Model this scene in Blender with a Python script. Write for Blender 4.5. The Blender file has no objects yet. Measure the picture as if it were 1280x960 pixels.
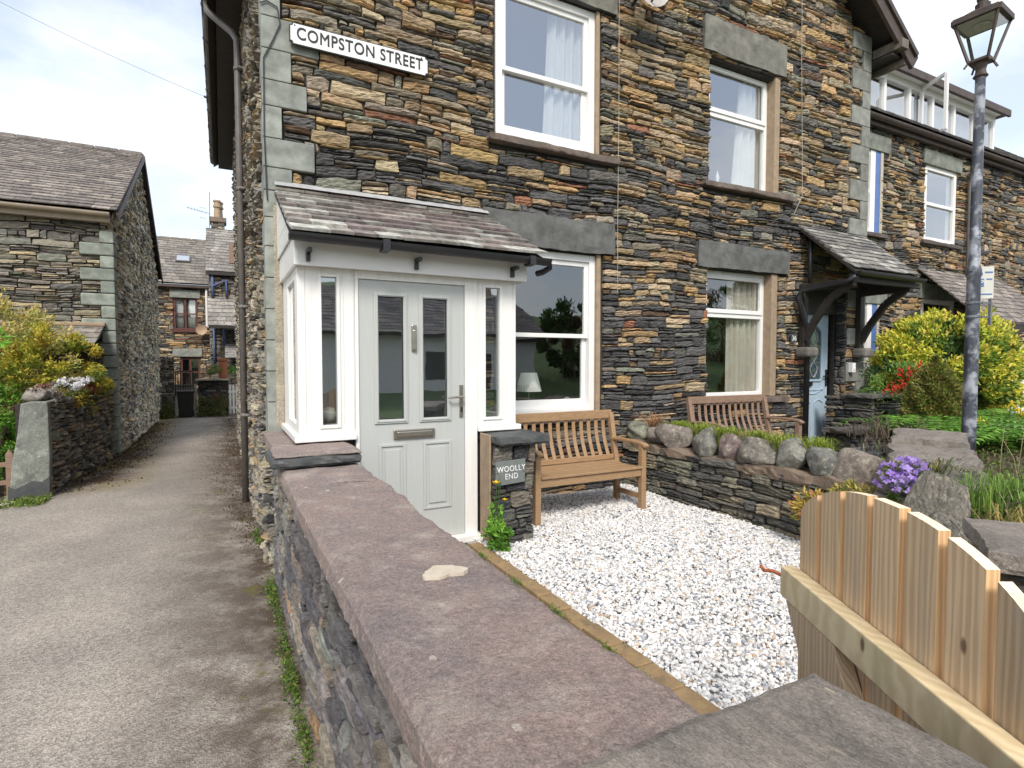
import bpy, math, random
import numpy as np
from mathutils import Vector, Matrix, Euler
sc=bpy.context.scene; col=sc.collection
R=math.radians
# ------------------------------------------------------------------ camera
F_PX=697.0; PITCH=math.atan(28/F_PX); AZ=R(27.5); CAM=np.array([0,0,1.42])
cd=bpy.data.cameras.new('camera'); cam=bpy.data.objects.new('camera',cd); col.objects.link(cam)
cam.location=(0,0,1.42); cam.rotation_euler=(R(90)-PITCH,0,-AZ)
cd.sensor_width=36; cd.lens=36*F_PX/1280; cd.clip_start=.05; cd.clip_end=2000
sc.camera=cam
# ------------------------------------------------------------------ world
SUN_EL=R(44); SUN_AZ=R(206)      # sun behind the camera, veiled by cloud
w=bpy.data.worlds.new('World'); sc.world=w; w.use_nodes=True
nt=w.node_tree; N=nt.nodes; Lk=nt.links; N.clear()
out=N.new('ShaderNodeOutputWorld'); bg=N.new('ShaderNodeBackground'); bg.inputs[1].default_value=.12
sky=N.new('ShaderNodeTexSky'); sky.sky_type='NISHITA'; sky.sun_disc=False; sky.sun_elevation=SUN_EL; sky.sun_rotation=SUN_AZ
sky.air_density=1.0; sky.dust_density=1.5; sky.ozone_density=1.5
tc=N.new('ShaderNodeTexCoord'); mp=N.new('ShaderNodeMapping'); mp.inputs['Scale'].default_value=(1.3,1.3,2.6)
n1=N.new('ShaderNodeTexNoise'); n1.inputs['Scale'].default_value=1.7; n1.inputs['Detail'].default_value=8; n1.inputs['Roughness'].default_value=.55
cr=N.new('ShaderNodeValToRGB'); cr.color_ramp.elements[0].position=.46; cr.color_ramp.elements[1].position=.68
cr.color_ramp.elements[0].color=(.40,.40,.40,1); cr.color_ramp.elements[1].color=(1,1,1,1)
n2=N.new('ShaderNodeTexNoise'); n2.inputs['Scale'].default_value=3.2; n2.inputs['Detail'].default_value=6
cr2=N.new('ShaderNodeValToRGB'); cr2.color_ramp.elements[0].position=.3; cr2.color_ramp.elements[1].position=.7
cr2.color_ramp.elements[0].color=(5.7,5.9,6.05,1); cr2.color_ramp.elements[1].color=(6.2,6.25,6.3,1)
mx=N.new('ShaderNodeMixRGB')
Lk.new(tc.outputs['Generated'],mp.inputs[0]); Lk.new(mp.outputs[0],n1.inputs['Vector']); Lk.new(mp.outputs[0],n2.inputs['Vector'])
Lk.new(n1.outputs[0],cr.inputs[0]); Lk.new(n2.outputs[0],cr2.inputs[0])
Lk.new(cr.outputs[0],mx.inputs[0]); Lk.new(sky.outputs[0],mx.inputs[1]); Lk.new(cr2.outputs[0],mx.inputs[2])
Lk.new(mx.outputs[0],bg.inputs[0]); Lk.new(bg.outputs[0],out.inputs[0])
sl=bpy.data.lights.new('sun','SUN'); sl.energy=1.8; sl.angle=R(16); sl.color=(1,.95,.88)
so=bpy.data.objects.new('sun',sl); col.objects.link(so)
sd=Vector((math.sin(SUN_AZ)*math.cos(SUN_EL),math.cos(SUN_AZ)*math.cos(SUN_EL),math.sin(SUN_EL)))
so.rotation_euler=sd.to_track_quat('Z','Y').to_euler()
sc.view_settings.view_transform='Standard'; sc.view_settings.look='None'; sc.view_settings.gamma=1
sc.view_settings.exposure=.95
sc.render.engine='CYCLES'
# ------------------------------------------------------------------ helpers
_fw=np.array([math.sin(AZ)*math.cos(PITCH),math.cos(AZ)*math.cos(PITCH),-math.sin(PITCH)])
_rt=np.array([math.cos(AZ),-math.sin(AZ),0.]); _up=np.cross(_rt,_fw)
def at(px,py,ax,v):
    """world point seen in the photograph at (px,py) that lies on the plane axis=v"""
    r=_fw*F_PX+_rt*(px-640)+_up*(480-py); i='xyz'.index(ax); t=(v-CAM[i])/r[i]; return CAM+r*t
OFF={}
class MB:
    def __init__(s): s.V=[];s.L=[];s.S=[];s.C=[];s.n=0
    def add(s,v,f,c=(.5,.5,.5)):
        v=np.asarray(v,float).reshape(-1,3); k=len(v); s.V.append(v)
        if isinstance(f,np.ndarray):
            s.L.append((f+s.n).ravel()); s.S.append(np.full(len(f),f.shape[1]))
        else:
            for q in f: s.L.append(np.array(q)+s.n)
            s.S.append(np.array([len(q) for q in f]))
        c=np.asarray(c,float); 
        if c.ndim==1: c=np.tile(c,(k,1))
        s.C.append(c); s.n+=k; return s
    def build(s,name,mat,parent=None,smooth=False,bevel=0,loc=None,local=False,segs=2):
        me=bpy.data.meshes.new(name); V=np.concatenate(s.V); L=np.concatenate(s.L).astype(np.int32); S=np.concatenate(s.S).astype(np.int32); C=np.concatenate(s.C)
        off=np.zeros(3)
        if parent is not None and not local: off=OFF.get(parent.name,np.zeros(3))
        elif loc is not None: off=np.array(loc,float)
        if not local: V=V-off
        me.vertices.add(len(V)); me.vertices.foreach_set('co',V.ravel())
        me.loops.add(len(L)); me.loops.foreach_set('vertex_index',L)
        me.polygons.add(len(S)); st=np.concatenate([[0],np.cumsum(S)[:-1]]).astype(np.int32)
        me.polygons.foreach_set('loop_start',st); me.polygons.foreach_set('loop_total',S)
        me.update(calc_edges=True); me.validate()
        if len(me.vertices)==len(C):
            a=me.color_attributes.new('Col','FLOAT_COLOR','POINT'); a.data.foreach_set('color',np.hstack([C,np.ones((len(C),1))]).ravel())
        me.materials.append(mat)
        me.polygons.foreach_set('use_smooth',np.full(len(me.polygons),bool(smooth)))
        o=bpy.data.objects.new(name,me); col.objects.link(o)
        if parent is not None:
            o.parent=parent; OFF[o.name]=OFF.get(parent.name,np.zeros(3))
            if loc is not None: o.location=loc
        elif loc is not None:
            o.location=loc; OFF[o.name]=np.array(loc,float)
        else: OFF[o.name]=np.zeros(3)
        if bevel:
            b=o.modifiers.new('bevel','BEVEL'); b.width=bevel; b.segments=segs; b.limit_method='ANGLE'; b.angle_limit=R(40)
        return o
BF=[(0,1,3,2),(4,6,7,5),(0,4,5,1),(2,3,7,6),(0,2,6,4),(1,5,7,3)]
def box(m,x0,x1,y0,y1,z0,z1,c=(.5,.5,.5)):
    m.add([(x,y,z) for x in (x0,x1) for y in (y0,y1) for z in (z0,z1)],BF,c); return m
def obox(m,ctr,hx,hy,hz,c=(.5,.5,.5)):
    """oriented box: centre and three half-axis vectors"""
    C=np.array(ctr,float);hx,hy,hz=map(lambda a:np.array(a,float),(hx,hy,hz))
    m.add([C+a*hx+b*hy+d*hz for a in(-1,1) for b in(-1,1) for d in(-1,1)],BF,c); return m
def beam(m,p,q,w,h,c=(.5,.5,.5),up=(0,0,1)):
    p=np.array(p,float);q=np.array(q,float);d=(q-p)/2;u=np.array(up,float)
    s=np.cross(d,u);s/=np.linalg.norm(s);t=np.cross(s,d);t/=np.linalg.norm(t)
    return obox(m,(p+q)/2,d,s*w/2,t*h/2,c)
def prism(m,poly,axis,a,b,c=(.5,.5,.5)):
    """poly = 2-D outline in the two other axes, extruded from a to b along axis"""
    k=len(poly); V=[]
    for t in (a,b):
        for (u,v) in poly:
            V.append({'x':(t,u,v),'y':(u,t,v),'z':(u,v,t)}[axis])
    F=[tuple(range(k)),tuple(range(2*k-1,k-1,-1))]+[(i,(i+1)%k,(i+1)%k+k,i+k)[::-1] for i in range(k)]
    m.add(V,F,c); return m
def tube(m,pts,r,n=8,c=(.5,.5,.5),cap=True):
    pts=np.array(pts,float); k=len(pts); rr=np.full(k,r) if np.isscalar(r) else np.array(r,float)
    V=[];prev=None
    for i in range(k):
        d=pts[min(i+1,k-1)]-pts[max(i-1,0)]; d/=np.linalg.norm(d)+1e-9
        if prev is None:
            a=np.array([0,0,1.]) if abs(d[2])<.9 else np.array([1.,0,0]); s=np.cross(d,a)
        else: s=prev-d*(prev@d)
        s/=np.linalg.norm(s)+1e-9; prev=s; t=np.cross(d,s)
        for j in range(n):
            A=2*math.pi*j/n; V.append(pts[i]+rr[i]*(math.cos(A)*s+math.sin(A)*t))
    Fc=[(i*n+j,i*n+(j+1)%n,(i+1)*n+(j+1)%n,(i+1)*n+j) for i in range(k-1) for j in range(n)]
    if cap: Fc+= [tuple(range(n))[::-1],tuple((k-1)*n+j for j in range(n))]
    m.add(V,Fc,c); return m
def lathe(m,prof,ctr,n=20,c=(.5,.5,.5)):
    V=[];k=len(prof)
    for (r,z) in prof:
        for j in range(n):
            A=2*math.pi*j/n; V.append((ctr[0]+r*math.cos(A),ctr[1]+r*math.sin(A),ctr[2]+z))
    Fc=[(i*n+j,i*n+(j+1)%n,(i+1)*n+(j+1)%n,(i+1)*n+j) for i in range(k-1) for j in range(n)]+[tuple(range(n))[::-1],tuple((k-1)*n+j for j in range(n))]
    m.add(V,Fc,c); return m
def tag(o,label=None,cat=None,group=None,kind=None):
    if label:o['label']=label
    if cat:o['category']=cat
    if group:o['group']=group
    if kind:o['kind']=kind
    return o
def thing(name,label,cat,loc=(0,0,0),group=None,rz=0):
    o=bpy.data.objects.new(name,None); o.empty_display_size=.2; o.location=loc; o.rotation_euler=(0,0,rz); col.objects.link(o)
    OFF[o.name]=np.array(loc,float); return tag(o,label,cat,group)
def copy_tree(o,parent=None):
    c=o.copy(); col.objects.link(c); c.parent=parent
    for ch in list(o.children): copy_tree(ch,c)
    return c
# ------------------------------------------------------------------ materials
def mat(name,c=(.5,.5,.5),c2=None,scale=8,rough=.7,bump=0,bscale=40,attr=False,stretch=(1,1,1),metal=0,detail=6,mott=.35,c3=None,s3=1.5,spec=.5,p3=(.5,.62),bdist=.01,coord='Object',trans=0):
    m=bpy.data.materials.new(name); m.use_nodes=True; nt=m.node_tree; N=nt.nodes; L=nt.links
    b=N['Principled BSDF']; b.inputs['Roughness'].default_value=rough; b.inputs['Metallic'].default_value=metal
    b.inputs['Specular IOR Level'].default_value=spec
    tc=N.new('ShaderNodeTexCoord'); mp=N.new('ShaderNodeMapping'); mp.inputs['Scale'].default_value=stretch; L.new(tc.outputs[coord],mp.inputs[0])
    nz=N.new('ShaderNodeTexNoise'); nz.inputs['Scale'].default_value=scale; nz.inputs['Detail'].default_value=detail; nz.inputs['Roughness'].default_value=.6; L.new(mp.outputs[0],nz.inputs['Vector'])
    rp=N.new('ShaderNodeValToRGB'); rp.color_ramp.elements[0].position=.33; rp.color_ramp.elements[1].position=.67; L.new(nz.outputs[0],rp.inputs[0])
    if attr:
        a=N.new('ShaderNodeVertexColor'); a.layer_name='Col'
        rp.color_ramp.elements[0].color=(1-mott,)*3+(1,); rp.color_ramp.elements[1].color=(1+mott,)*3+(1,)
        x=N.new('ShaderNodeMixRGB'); x.blend_type='MULTIPLY'; x.inputs[0].default_value=1; L.new(a.outputs[0],x.inputs[1]); L.new(rp.outputs[0],x.inputs[2]); cur=x.outputs[0]
    else:
        c2=c2 or tuple(v*.75 for v in c)
        rp.color_ramp.elements[0].color=(*c,1); rp.color_ramp.elements[1].color=(*c2,1); cur=rp.outputs[0]
    if c3:
        n3=N.new('ShaderNodeTexNoise'); n3.inputs['Scale'].default_value=s3; n3.inputs['Detail'].default_value=8; n3.inputs['Roughness'].default_value=.65; L.new(tc.outputs[coord],n3.inputs['Vector'])
        r3=N.new('ShaderNodeValToRGB'); r3.color_ramp.elements[0].position=p3[0]; r3.color_ramp.elements[1].position=p3[1]; L.new(n3.outputs[0],r3.inputs[0])
        x3=N.new('ShaderNodeMixRGB'); L.new(r3.outputs[0],x3.inputs[0]); L.new(cur,x3.inputs[1]); x3.inputs[2].default_value=(*c3,1); cur=x3.outputs[0]
    L.new(cur,b.inputs['Base Color'])
    if bump:
        nb=N.new('ShaderNodeTexNoise'); nb.inputs['Scale'].default_value=bscale; nb.inputs['Detail'].default_value=8; nb.inputs['Roughness'].default_value=.65; L.new(mp.outputs[0],nb.inputs['Vector'])
        bp=N.new('ShaderNodeBump'); bp.inputs['Strength'].default_value=bump; bp.inputs['Distance'].default_value=bdist; L.new(nb.outputs[0],bp.inputs['Height']); L.new(bp.outputs[0],b.inputs['Normal'])
    if trans:
        o=N['Material Output']; t=N.new('ShaderNodeBsdfTranslucent'); L.new(cur,t.inputs[0]); ms=N.new('ShaderNodeMixShader'); ms.inputs[0].default_value=trans
        L.new(b.outputs[0],ms.inputs[1]); L.new(t.outputs[0],ms.inputs[2]); L.new(ms.outputs[0],o.inputs[0])
    return m
def glass(name,fac=.3,tint=(.95,.97,.97),rough=.0):
    m=bpy.data.materials.new(name); m.use_nodes=True; N=m.node_tree.nodes; L=m.node_tree.links; N.clear()
    o=N.new('ShaderNodeOutputMaterial'); g=N.new('ShaderNodeBsdfGlossy'); g.inputs['Roughness'].default_value=rough; g.inputs['Color'].default_value=(.95,.97,1,1)
    t=N.new('ShaderNodeBsdfTransparent'); t.inputs[0].default_value=(*tint,1)
    f=N.new('ShaderNodeFresnel'); f.inputs[0].default_value=1.5
    a=N.new('ShaderNodeMath'); a.operation='MULTIPLY_ADD'; a.inputs[1].default_value=1.4; a.inputs[2].default_value=fac; a.use_clamp=True; L.new(f.outputs[0],a.inputs[0])
    tc=N.new('ShaderNodeTexCoord'); nz=N.new('ShaderNodeTexNoise'); nz.inputs['Scale'].default_value=2.2; L.new(tc.outputs['Object'],nz.inputs['Vector'])
    bp=N.new('ShaderNodeBump'); bp.inputs['Strength'].default_value=.05; bp.inputs['Distance'].default_value=.02; L.new(nz.outputs[0],bp.inputs['Height']); L.new(bp.outputs[0],g.inputs['Normal'])
    ge=N.new('ShaderNodeNewGeometry'); iv=N.new('ShaderNodeMath'); iv.operation='SUBTRACT'; iv.inputs[0].default_value=1; L.new(ge.outputs['Backfacing'],iv.inputs[1]); mu=N.new('ShaderNodeMath'); mu.operation='MULTIPLY'; L.new(iv.outputs[0],mu.inputs[0]); L.new(a.outputs[0],mu.inputs[1])
    m_=N.new('ShaderNodeMixShader'); L.new(mu.outputs[0],m_.inputs[0]); L.new(t.outputs[0],m_.inputs[1]); L.new(g.outputs[0],m_.inputs[2]); L.new(m_.outputs[0],o.inputs[0]); return m
def stonemat(name,k=1.0,zs=1.0):
    m=bpy.data.materials.new(name); m.use_nodes=True; N=m.node_tree.nodes; L=m.node_tree.links; b=N['Principled BSDF']; b.inputs['Roughness'].default_value=.86; b.inputs['Specular IOR Level'].default_value=.3
    tc=N.new('ShaderNodeTexCoord')
    def nz(st,sc,d,r=.6):
        mp=N.new('ShaderNodeMapping'); mp.inputs['Scale'].default_value=st; L.new(tc.outputs['Object'],mp.inputs[0]); n=N.new('ShaderNodeTexNoise'); n.inputs['Scale'].default_value=sc; n.inputs['Detail'].default_value=d; n.inputs['Roughness'].default_value=r; L.new(mp.outputs[0],n.inputs['Vector']); return n.outputs[0]
    def rp(i,p0,a,p1,c):
        r=N.new('ShaderNodeValToRGB'); e=r.color_ramp.elements; e[0].position=p0; e[1].position=p1; e[0].color=(*a,1); e[1].color=(*c,1); L.new(i,r.inputs[0]); return r.outputs[0]
    def mix(t,f,a,c):
        x=N.new('ShaderNodeMixRGB'); x.blend_type=t
        if isinstance(f,float): x.inputs[0].default_value=f
        else: L.new(f,x.inputs[0])
        L.new(a,x.inputs[1]); 
        if isinstance(c,tuple): x.inputs[2].default_value=(*c,1)
        else: L.new(c,x.inputs[2])
        return x.outputs[0]
    a=N.new('ShaderNodeVertexColor'); a.layer_name='Col'
    st=nz((1,1,6*zs),14,8,.7); c=mix('MULTIPLY',1.0,a.outputs[0],rp(st,.34,(.45,.45,.47),.66,(1.5,1.46,1.4)))
    bl=nz((1,1,1.5),7,5,.6); c=mix('MIX',rp(bl,.54,(0,0,0),.72,(.55,.55,.55)),c,(.075,.073,.072))
    fl=nz((1,1,9*zs),22,6,.75); c=mix('MIX',rp(fl,.60,(0,0,0),.72,(.55,.55,.55)),c,(.40,.365,.30))
    L.new(c,b.inputs['Base Color'])
    b1=nz((1.2,1.2,6*zs),26,9,.72); b2=nz((1,1,1.5),90,4,.6); ad=N.new('ShaderNodeMath'); ad.operation='MULTIPLY_ADD'; L.new(b2,ad.inputs[0]); ad.inputs[1].default_value=.35; L.new(b1,ad.inputs[2])
    bp=N.new('ShaderNodeBump'); bp.inputs['Strength'].default_value=1; bp.inputs['Distance'].default_value=.022; L.new(ad.outputs[0],bp.inputs['Height']); L.new(bp.outputs[0],b.inputs['Normal'])
    return m
def rockmat(name,c1,c2,c3,spot,sc=5,rough=.82,p=(.56,.70),crack=True,st=(1,1,1)):
    m=bpy.data.materials.new(name); m.use_nodes=True; N=m.node_tree.nodes; L=m.node_tree.links; b=N['Principled BSDF']; b.inputs['Roughness'].default_value=rough; b.inputs['Specular IOR Level'].default_value=.35
    tc=N.new('ShaderNodeTexCoord'); mp=N.new('ShaderNodeMapping'); mp.inputs['Scale'].default_value=st; L.new(tc.outputs['Object'],mp.inputs[0])
    def nz(sc,d,r=.6,dist=0):
        n=N.new('ShaderNodeTexNoise'); n.inputs['Scale'].default_value=sc; n.inputs['Detail'].default_value=d; n.inputs['Roughness'].default_value=r; n.inputs['Distortion'].default_value=dist; L.new(mp.outputs[0],n.inputs['Vector']); return n.outputs[0]
    def rp(i,*el):
        r=N.new('ShaderNodeValToRGB'); e=r.color_ramp.elements
        while len(e)<len(el): e.new(.5)
        for k,(p_,c_) in enumerate(el): e[k].position=p_; e[k].color=(*c_,1)
        L.new(i,r.inputs[0]); return r.outputs[0]
    def mix(t,f,a,c):
        x=N.new('ShaderNodeMixRGB'); x.blend_type=t
        if isinstance(f,float): x.inputs[0].default_value=f
        else: L.new(f,x.inputs[0])
        L.new(a,x.inputs[1])
        if isinstance(c,tuple): x.inputs[2].default_value=(*c,1)
        else: L.new(c,x.inputs[2])
        return x.outputs[0]
    if c1 is None:
        a=N.new('ShaderNodeVertexColor'); a.layer_name='Col'; c=mix('MULTIPLY',1.0,a.outputs[0],rp(nz(sc,10,.7,.4),(.3,(.55,.55,.55)),(.7,(1.45,1.42,1.38))))
    else: c=rp(nz(sc,12,.72,.5),(.30,c2),(.50,c1),(.72,c3))
    c=mix('MULTIPLY',1.0,c,rp(nz(70,6,.75),(.3,(.62,.62,.62)),(.7,(1.38,1.38,1.38))))
    c=mix('MIX',rp(nz(sc*2.3,9,.65),(p[0],(0,0,0)),(p[1],(.75,.75,.75))),c,spot)
    vo=N.new('ShaderNodeTexVoronoi'); vo.inputs['Scale'].default_value=7; L.new(mp.outputs[0],vo.inputs['Vector']); wob=N.new('ShaderNodeMath'); wob.operation='MULTIPLY_ADD'; L.new(nz(40,4,.6),wob.inputs[0]); wob.inputs[1].default_value=.22; L.new(vo.outputs['Distance'],wob.inputs[2])
    c=mix('MIX',rp(wob.outputs[0],(.17,(.8,.8,.8)),(.20,(0,0,0))),c,tuple(v*1.15 for v in spot))
    c=mix('MULTIPLY',1.0,c,rp(nz(210,3,.6),(.35,(.75,.75,.75)),(.65,(1.25,1.25,1.25))))
    L.new(c,b.inputs['Base Color'])
    h=N.new('ShaderNodeMath'); h.operation='MULTIPLY_ADD'; L.new(nz(110,6,.7),h.inputs[0]); h.inputs[1].default_value=.35; L.new(nz(18,10,.7,.3),h.inputs[2])
    bp=N.new('ShaderNodeBump'); bp.inputs['Strength'].default_value=1; bp.inputs['Distance'].default_value=.016; L.new(h.outputs[0],bp.inputs['Height']); L.new(bp.outputs[0],b.inputs['Normal']); return m
M={}
M['stone']=stonemat('slate_stone')
M['stoneflat']=mat('dressed_stone',attr=True,scale=7,rough=.85,bump=.4,bscale=30,mott=.3,bdist=.01,spec=.3)
M['mortar']=mat('mortar',(.022,.019,.016),(.05,.042,.034),scale=12,rough=.95,bump=.6,bscale=50)  # mortar colour darkened to hold the shade of the deep joints
M['slate']=mat('roof_slate',attr=True,scale=14,rough=.75,bump=.5,bscale=35,mott=.4,bdist=.006,spec=.4)
M['coping']=rockmat('purple_slate',(.25,.195,.175),(.18,.155,.15),(.315,.225,.19),(.40,.35,.295),sc=2.8,p=(.52,.72))
M['capstone']=rockmat('grey_cap_slate',(.255,.222,.19),(.145,.128,.114),(.345,.30,.25),(.44,.38,.28),sc=4,p=(.62,.70),st=(2.2,1,1))
M['darkslate']=mat('dark_slate',(.045,.05,.052),(.08,.082,.08),scale=9,rough=.6,bump=.5,bscale=25)
M['upvc']=mat('white_upvc',(.80,.79,.765),(.76,.75,.725),scale=3,rough=.28,spec=.5)
M['upvc_wood']=mat('white_woodgrain',(.80,.79,.76),(.74,.73,.70),scale=6,rough=.4,stretch=(6,6,.6),bump=.06,bscale=30)
M['doorgrey']=mat('pale_grey_door',(.46,.475,.455),(.435,.45,.43),scale=8,rough=.42,stretch=(9,9,.5),bump=.05,bscale=30)
M['doorblue']=mat('pale_blue_door',(.42,.53,.62),(.38,.48,.56),scale=5,rough=.4)
M['bluepaint']=mat('blue_paint',(.07,.14,.36),(.09,.17,.42),scale=6,rough=.4)
M['black']=mat('black_plastic',(.014,.014,.016),(.022,.022,.024),scale=6,rough=.35)
M['blackwood']=mat('black_timber',(.018,.015,.013),(.035,.028,.024),scale=8,rough=.6,stretch=(1,1,4),bump=.3)
M['brownwood']=mat('dark_brown_timber',(.05,.035,.03),(.09,.065,.055),scale=8,rough=.6,bump=.2)
M['greypipe']=mat('grey_brown_pipe',(.11,.10,.095),(.17,.15,.14),scale=7,rough=.45)
M['nickel']=mat('brushed_nickel',(.42,.39,.33),(.36,.33,.28),scale=20,rough=.35,metal=.9)
M['render']=mat('sandy_render',(.36,.27,.18),(.27,.20,.135),scale=14,rough=.9,bump=.5,bscale=60)
M['palerender']=mat('pale_render',(.50,.46,.38),(.40,.36,.29),scale=10,rough=.9,bump=.3)
M['lead']=mat('lead_flashing',(.30,.30,.30),(.42,.42,.41),scale=16,rough=.5,bump=.2)
M['teak']=mat('teak',(.37,.235,.125),(.27,.165,.085),scale=7,rough=.55,stretch=(2,12,12),bump=.2,bscale=30,bdist=.003)
M['teakold']=mat('weathered_teak',(.29,.19,.135),(.19,.12,.08),scale=7,rough=.65,stretch=(2,12,12),bump=.2,bscale=30,bdist=.003)
M['curtain']=mat('curtain',(.82,.81,.78),(.74,.73,.70),scale=4,rough=.9,trans=.3)
M['cream']=mat('cream_curtain',(.66,.60,.50),(.55,.49,.40),scale=4,rough=.9,trans=.2)
M['white']=mat('white_paint',(.8,.8,.78),(.74,.74,.72),scale=5,rough=.5)
M['signblack']=mat('sign_black',(.012,.012,.012),(.02,.02,.02),rough=.5)
M['cobble']=rockmat('lichened_cobble',None,None,None,(.36,.34,.26),sc=10,p=(.53,.62))
M['greyslate']=mat('grey_green_slate',(.17,.185,.175),(.13,.145,.135),scale=9,rough=.6,bump=.2)
M['room']=mat('room_wall',(.16,.14,.12),(.12,.11,.10),rough=.9)
M['asphalt']=None
M['leaf']=mat('leaf',attr=True,scale=30,rough=.55,mott=.2,trans=.25,spec=.35)
M['bark']=mat('bark',(.09,.065,.045),(.16,.12,.085),scale=20,rough=.9,bump=.6,stretch=(1,1,.3))
M['pebble']=mat('pebble',attr=True,scale=60,rough=.6,mott=.12)
M['terracotta']=mat('terracotta',(.36,.13,.06),(.28,.10,.05),rough=.8)
M['soil']=mat('soil',(.05,.035,.025),(.09,.065,.045),scale=20,rough=.95,bump=.8)
M['galv']=mat('galvanised',(.13,.14,.155),(.30,.31,.33),scale=5,rough=.42,metal=.6,stretch=(3,3,.8))
G1=glass('window_glass',.12); GU=glass('upper_window_glass',.30); G2=glass('door_glass',.24,(.80,.83,.83)); G3=glass('lantern_glass',.03,(.9,.95,.95))
# new pine for the gate: grain runs up each picket
def pine(name,c=(.46,.33,.20),c2=(.34,.235,.145),c3=None,stretch=(14,14,.9),scale=2.2):
    m=bpy.data.materials.new(name); m.use_nodes=True; N=m.node_tree.nodes; L=m.node_tree.links; b=N['Principled BSDF']; b.inputs['Roughness'].default_value=.7
    tc=N.new('ShaderNodeTexCoord'); mp=N.new('ShaderNodeMapping'); mp.inputs['Scale'].default_value=stretch; L.new(tc.outputs['Object'],mp.inputs[0])
    w_=N.new('ShaderNodeTexWave'); w_.inputs['Scale'].default_value=scale; w_.inputs['Distortion'].default_value=6; w_.inputs['Detail'].default_value=3; w_.inputs['Detail Scale'].default_value=1.2; L.new(mp.outputs[0],w_.inputs[0])
    r=N.new('ShaderNodeValToRGB'); r.color_ramp.elements[0].color=(*c2,1); r.color_ramp.elements[1].color=(*c,1); r.color_ramp.elements[0].position=.1; L.new(w_.outputs[1],r.inputs[0])
    a=N.new('ShaderNodeVertexColor'); a.layer_name='Col'
    x=N.new('ShaderNodeMixRGB'); x.blend_type='MULTIPLY'; x.inputs[0].default_value=1; L.new(r.outputs[0],x.inputs[1]); L.new(a.outputs[0],x.inputs[2]); cur=x.outputs[0]
    n3=N.new('ShaderNodeTexNoise'); n3.inputs['Scale'].default_value=5; n3.inputs['Detail'].default_value=5; m2=N.new('ShaderNodeMapping'); m2.inputs['Scale'].default_value=(2,2,.5); L.new(tc.outputs['Object'],m2.inputs[0]); L.new(m2.outputs[0],n3.inputs['Vector'])
    r3=N.new('ShaderNodeValToRGB'); r3.color_ramp.elements[0].position=.54; r3.color_ramp.elements[1].position=.76; L.new(n3.outputs[0],r3.inputs[0])
    x3=N.new('ShaderNodeMixRGB'); L.new(r3.outputs[0],x3.inputs[0]); L.new(cur,x3.inputs[1]); x3.inputs[2].default_value=(*(c3 or (.25,.205,.165)),1)
    # knots
    vo=N.new('ShaderNodeTexVoronoi'); vo.inputs['Scale'].default_value=5; m4=N.new('ShaderNodeMapping'); m4.inputs['Scale'].default_value=(1.6,1.6,.8); L.new(tc.outputs['Object'],m4.inputs[0]); L.new(m4.outputs[0],vo.inputs['Vector'])
    r4=N.new('ShaderNodeValToRGB'); r4.color_ramp.elements[0].position=.05; r4.color_ramp.elements[1].position=.09; r4.color_ramp.elements[0].color=(.12,.07,.04,1); r4.color_ramp.elements[1].color=(1,1,1,1); L.new(vo.outputs['Distance'],r4.inputs[0])
    x4=N.new('ShaderNodeMixRGB'); x4.blend_type='MULTIPLY'; x4.inputs[0].default_value=.8; L.new(x3.outputs[0],x4.inputs[1]); L.new(r4.outputs[0],x4.inputs[2])
    L.new(x4.outputs[0],b.inputs['Base Color'])
    bp=N.new('ShaderNodeBump'); bp.inputs['Strength'].default_value=.15; bp.inputs['Distance'].default_value=.004; L.new(w_.outputs[1],bp.inputs['Height']); L.new(bp.outputs[0],b.inputs['Normal'])
    return m
M['pine']=pine('gate_pine',(.60,.45,.29),(.45,.325,.21),(.36,.30,.235)); M['rail']=pine('gate_rail_pine',(.68,.55,.36),(.58,.45,.28),(.46,.39,.20),stretch=(6,6,6),scale=1.6)
M['post']=None
# weathered lamp-post paint: black with long whitish rubbed patches
M['post']=mat('worn_lamp_post_paint',(.022,.024,.03),(.09,.10,.12),scale=5,rough=.4,c3=(.36,.38,.42),s3=5,p3=(.50,.60),stretch=(3,3,.5),coord='Generated')
M['post']=mat('worn_lamp_post_paint',(.03,.033,.045),(.10,.11,.135),scale=6,rough=.42,stretch=(2,2,.6),c3=(.34,.36,.40),s3=4,p3=(.5,.58),bump=.2)
# ------------------------------------------------------------------ dry-stone courses as real stones
def palette(kind):
    P={'facade':[((.43,.295,.15),18),((.38,.28,.17),18),((.44,.355,.24),17),((.27,.235,.18),18),((.15,.142,.128),17),((.115,.112,.106),12),((.082,.082,.083),5),((.15,.10,.065),5),((.29,.14,.085),2),((.25,.25,.20),6)],
       'dark':[((.06,.062,.065),22),((.105,.104,.10),24),((.13,.125,.115),18),((.17,.15,.12),8),((.24,.17,.09),3),((.20,.19,.16),6)],
       'garden':[((.13,.128,.118),18),((.19,.18,.15),22),((.26,.235,.18),17),((.09,.09,.088),9),((.32,.275,.19),8),((.21,.205,.155),10)],
       'side':[((.38,.335,.255),20),((.27,.25,.215),16),((.45,.39,.29),14),((.12,.115,.11),9),((.38,.27,.15),5),((.08,.08,.08),4),((.34,.325,.28),14)],
       'lane':[((.12,.118,.125),18),((.175,.165,.165),24),((.22,.205,.195),16),((.27,.235,.19),8),((.32,.20,.12),4),((.29,.285,.26),8),((.23,.25,.20),4)],
       'left':[((.19,.18,.16),18),((.26,.235,.195),20),((.32,.275,.20),10),((.12,.115,.11),12),((.36,.29,.18),6),((.22,.22,.19),12)]}[kind]
    cs=np.array([p[0] for p in P]); ws=np.array([p[1] for p in P],float); ws/=ws.sum(); return cs,ws
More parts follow.
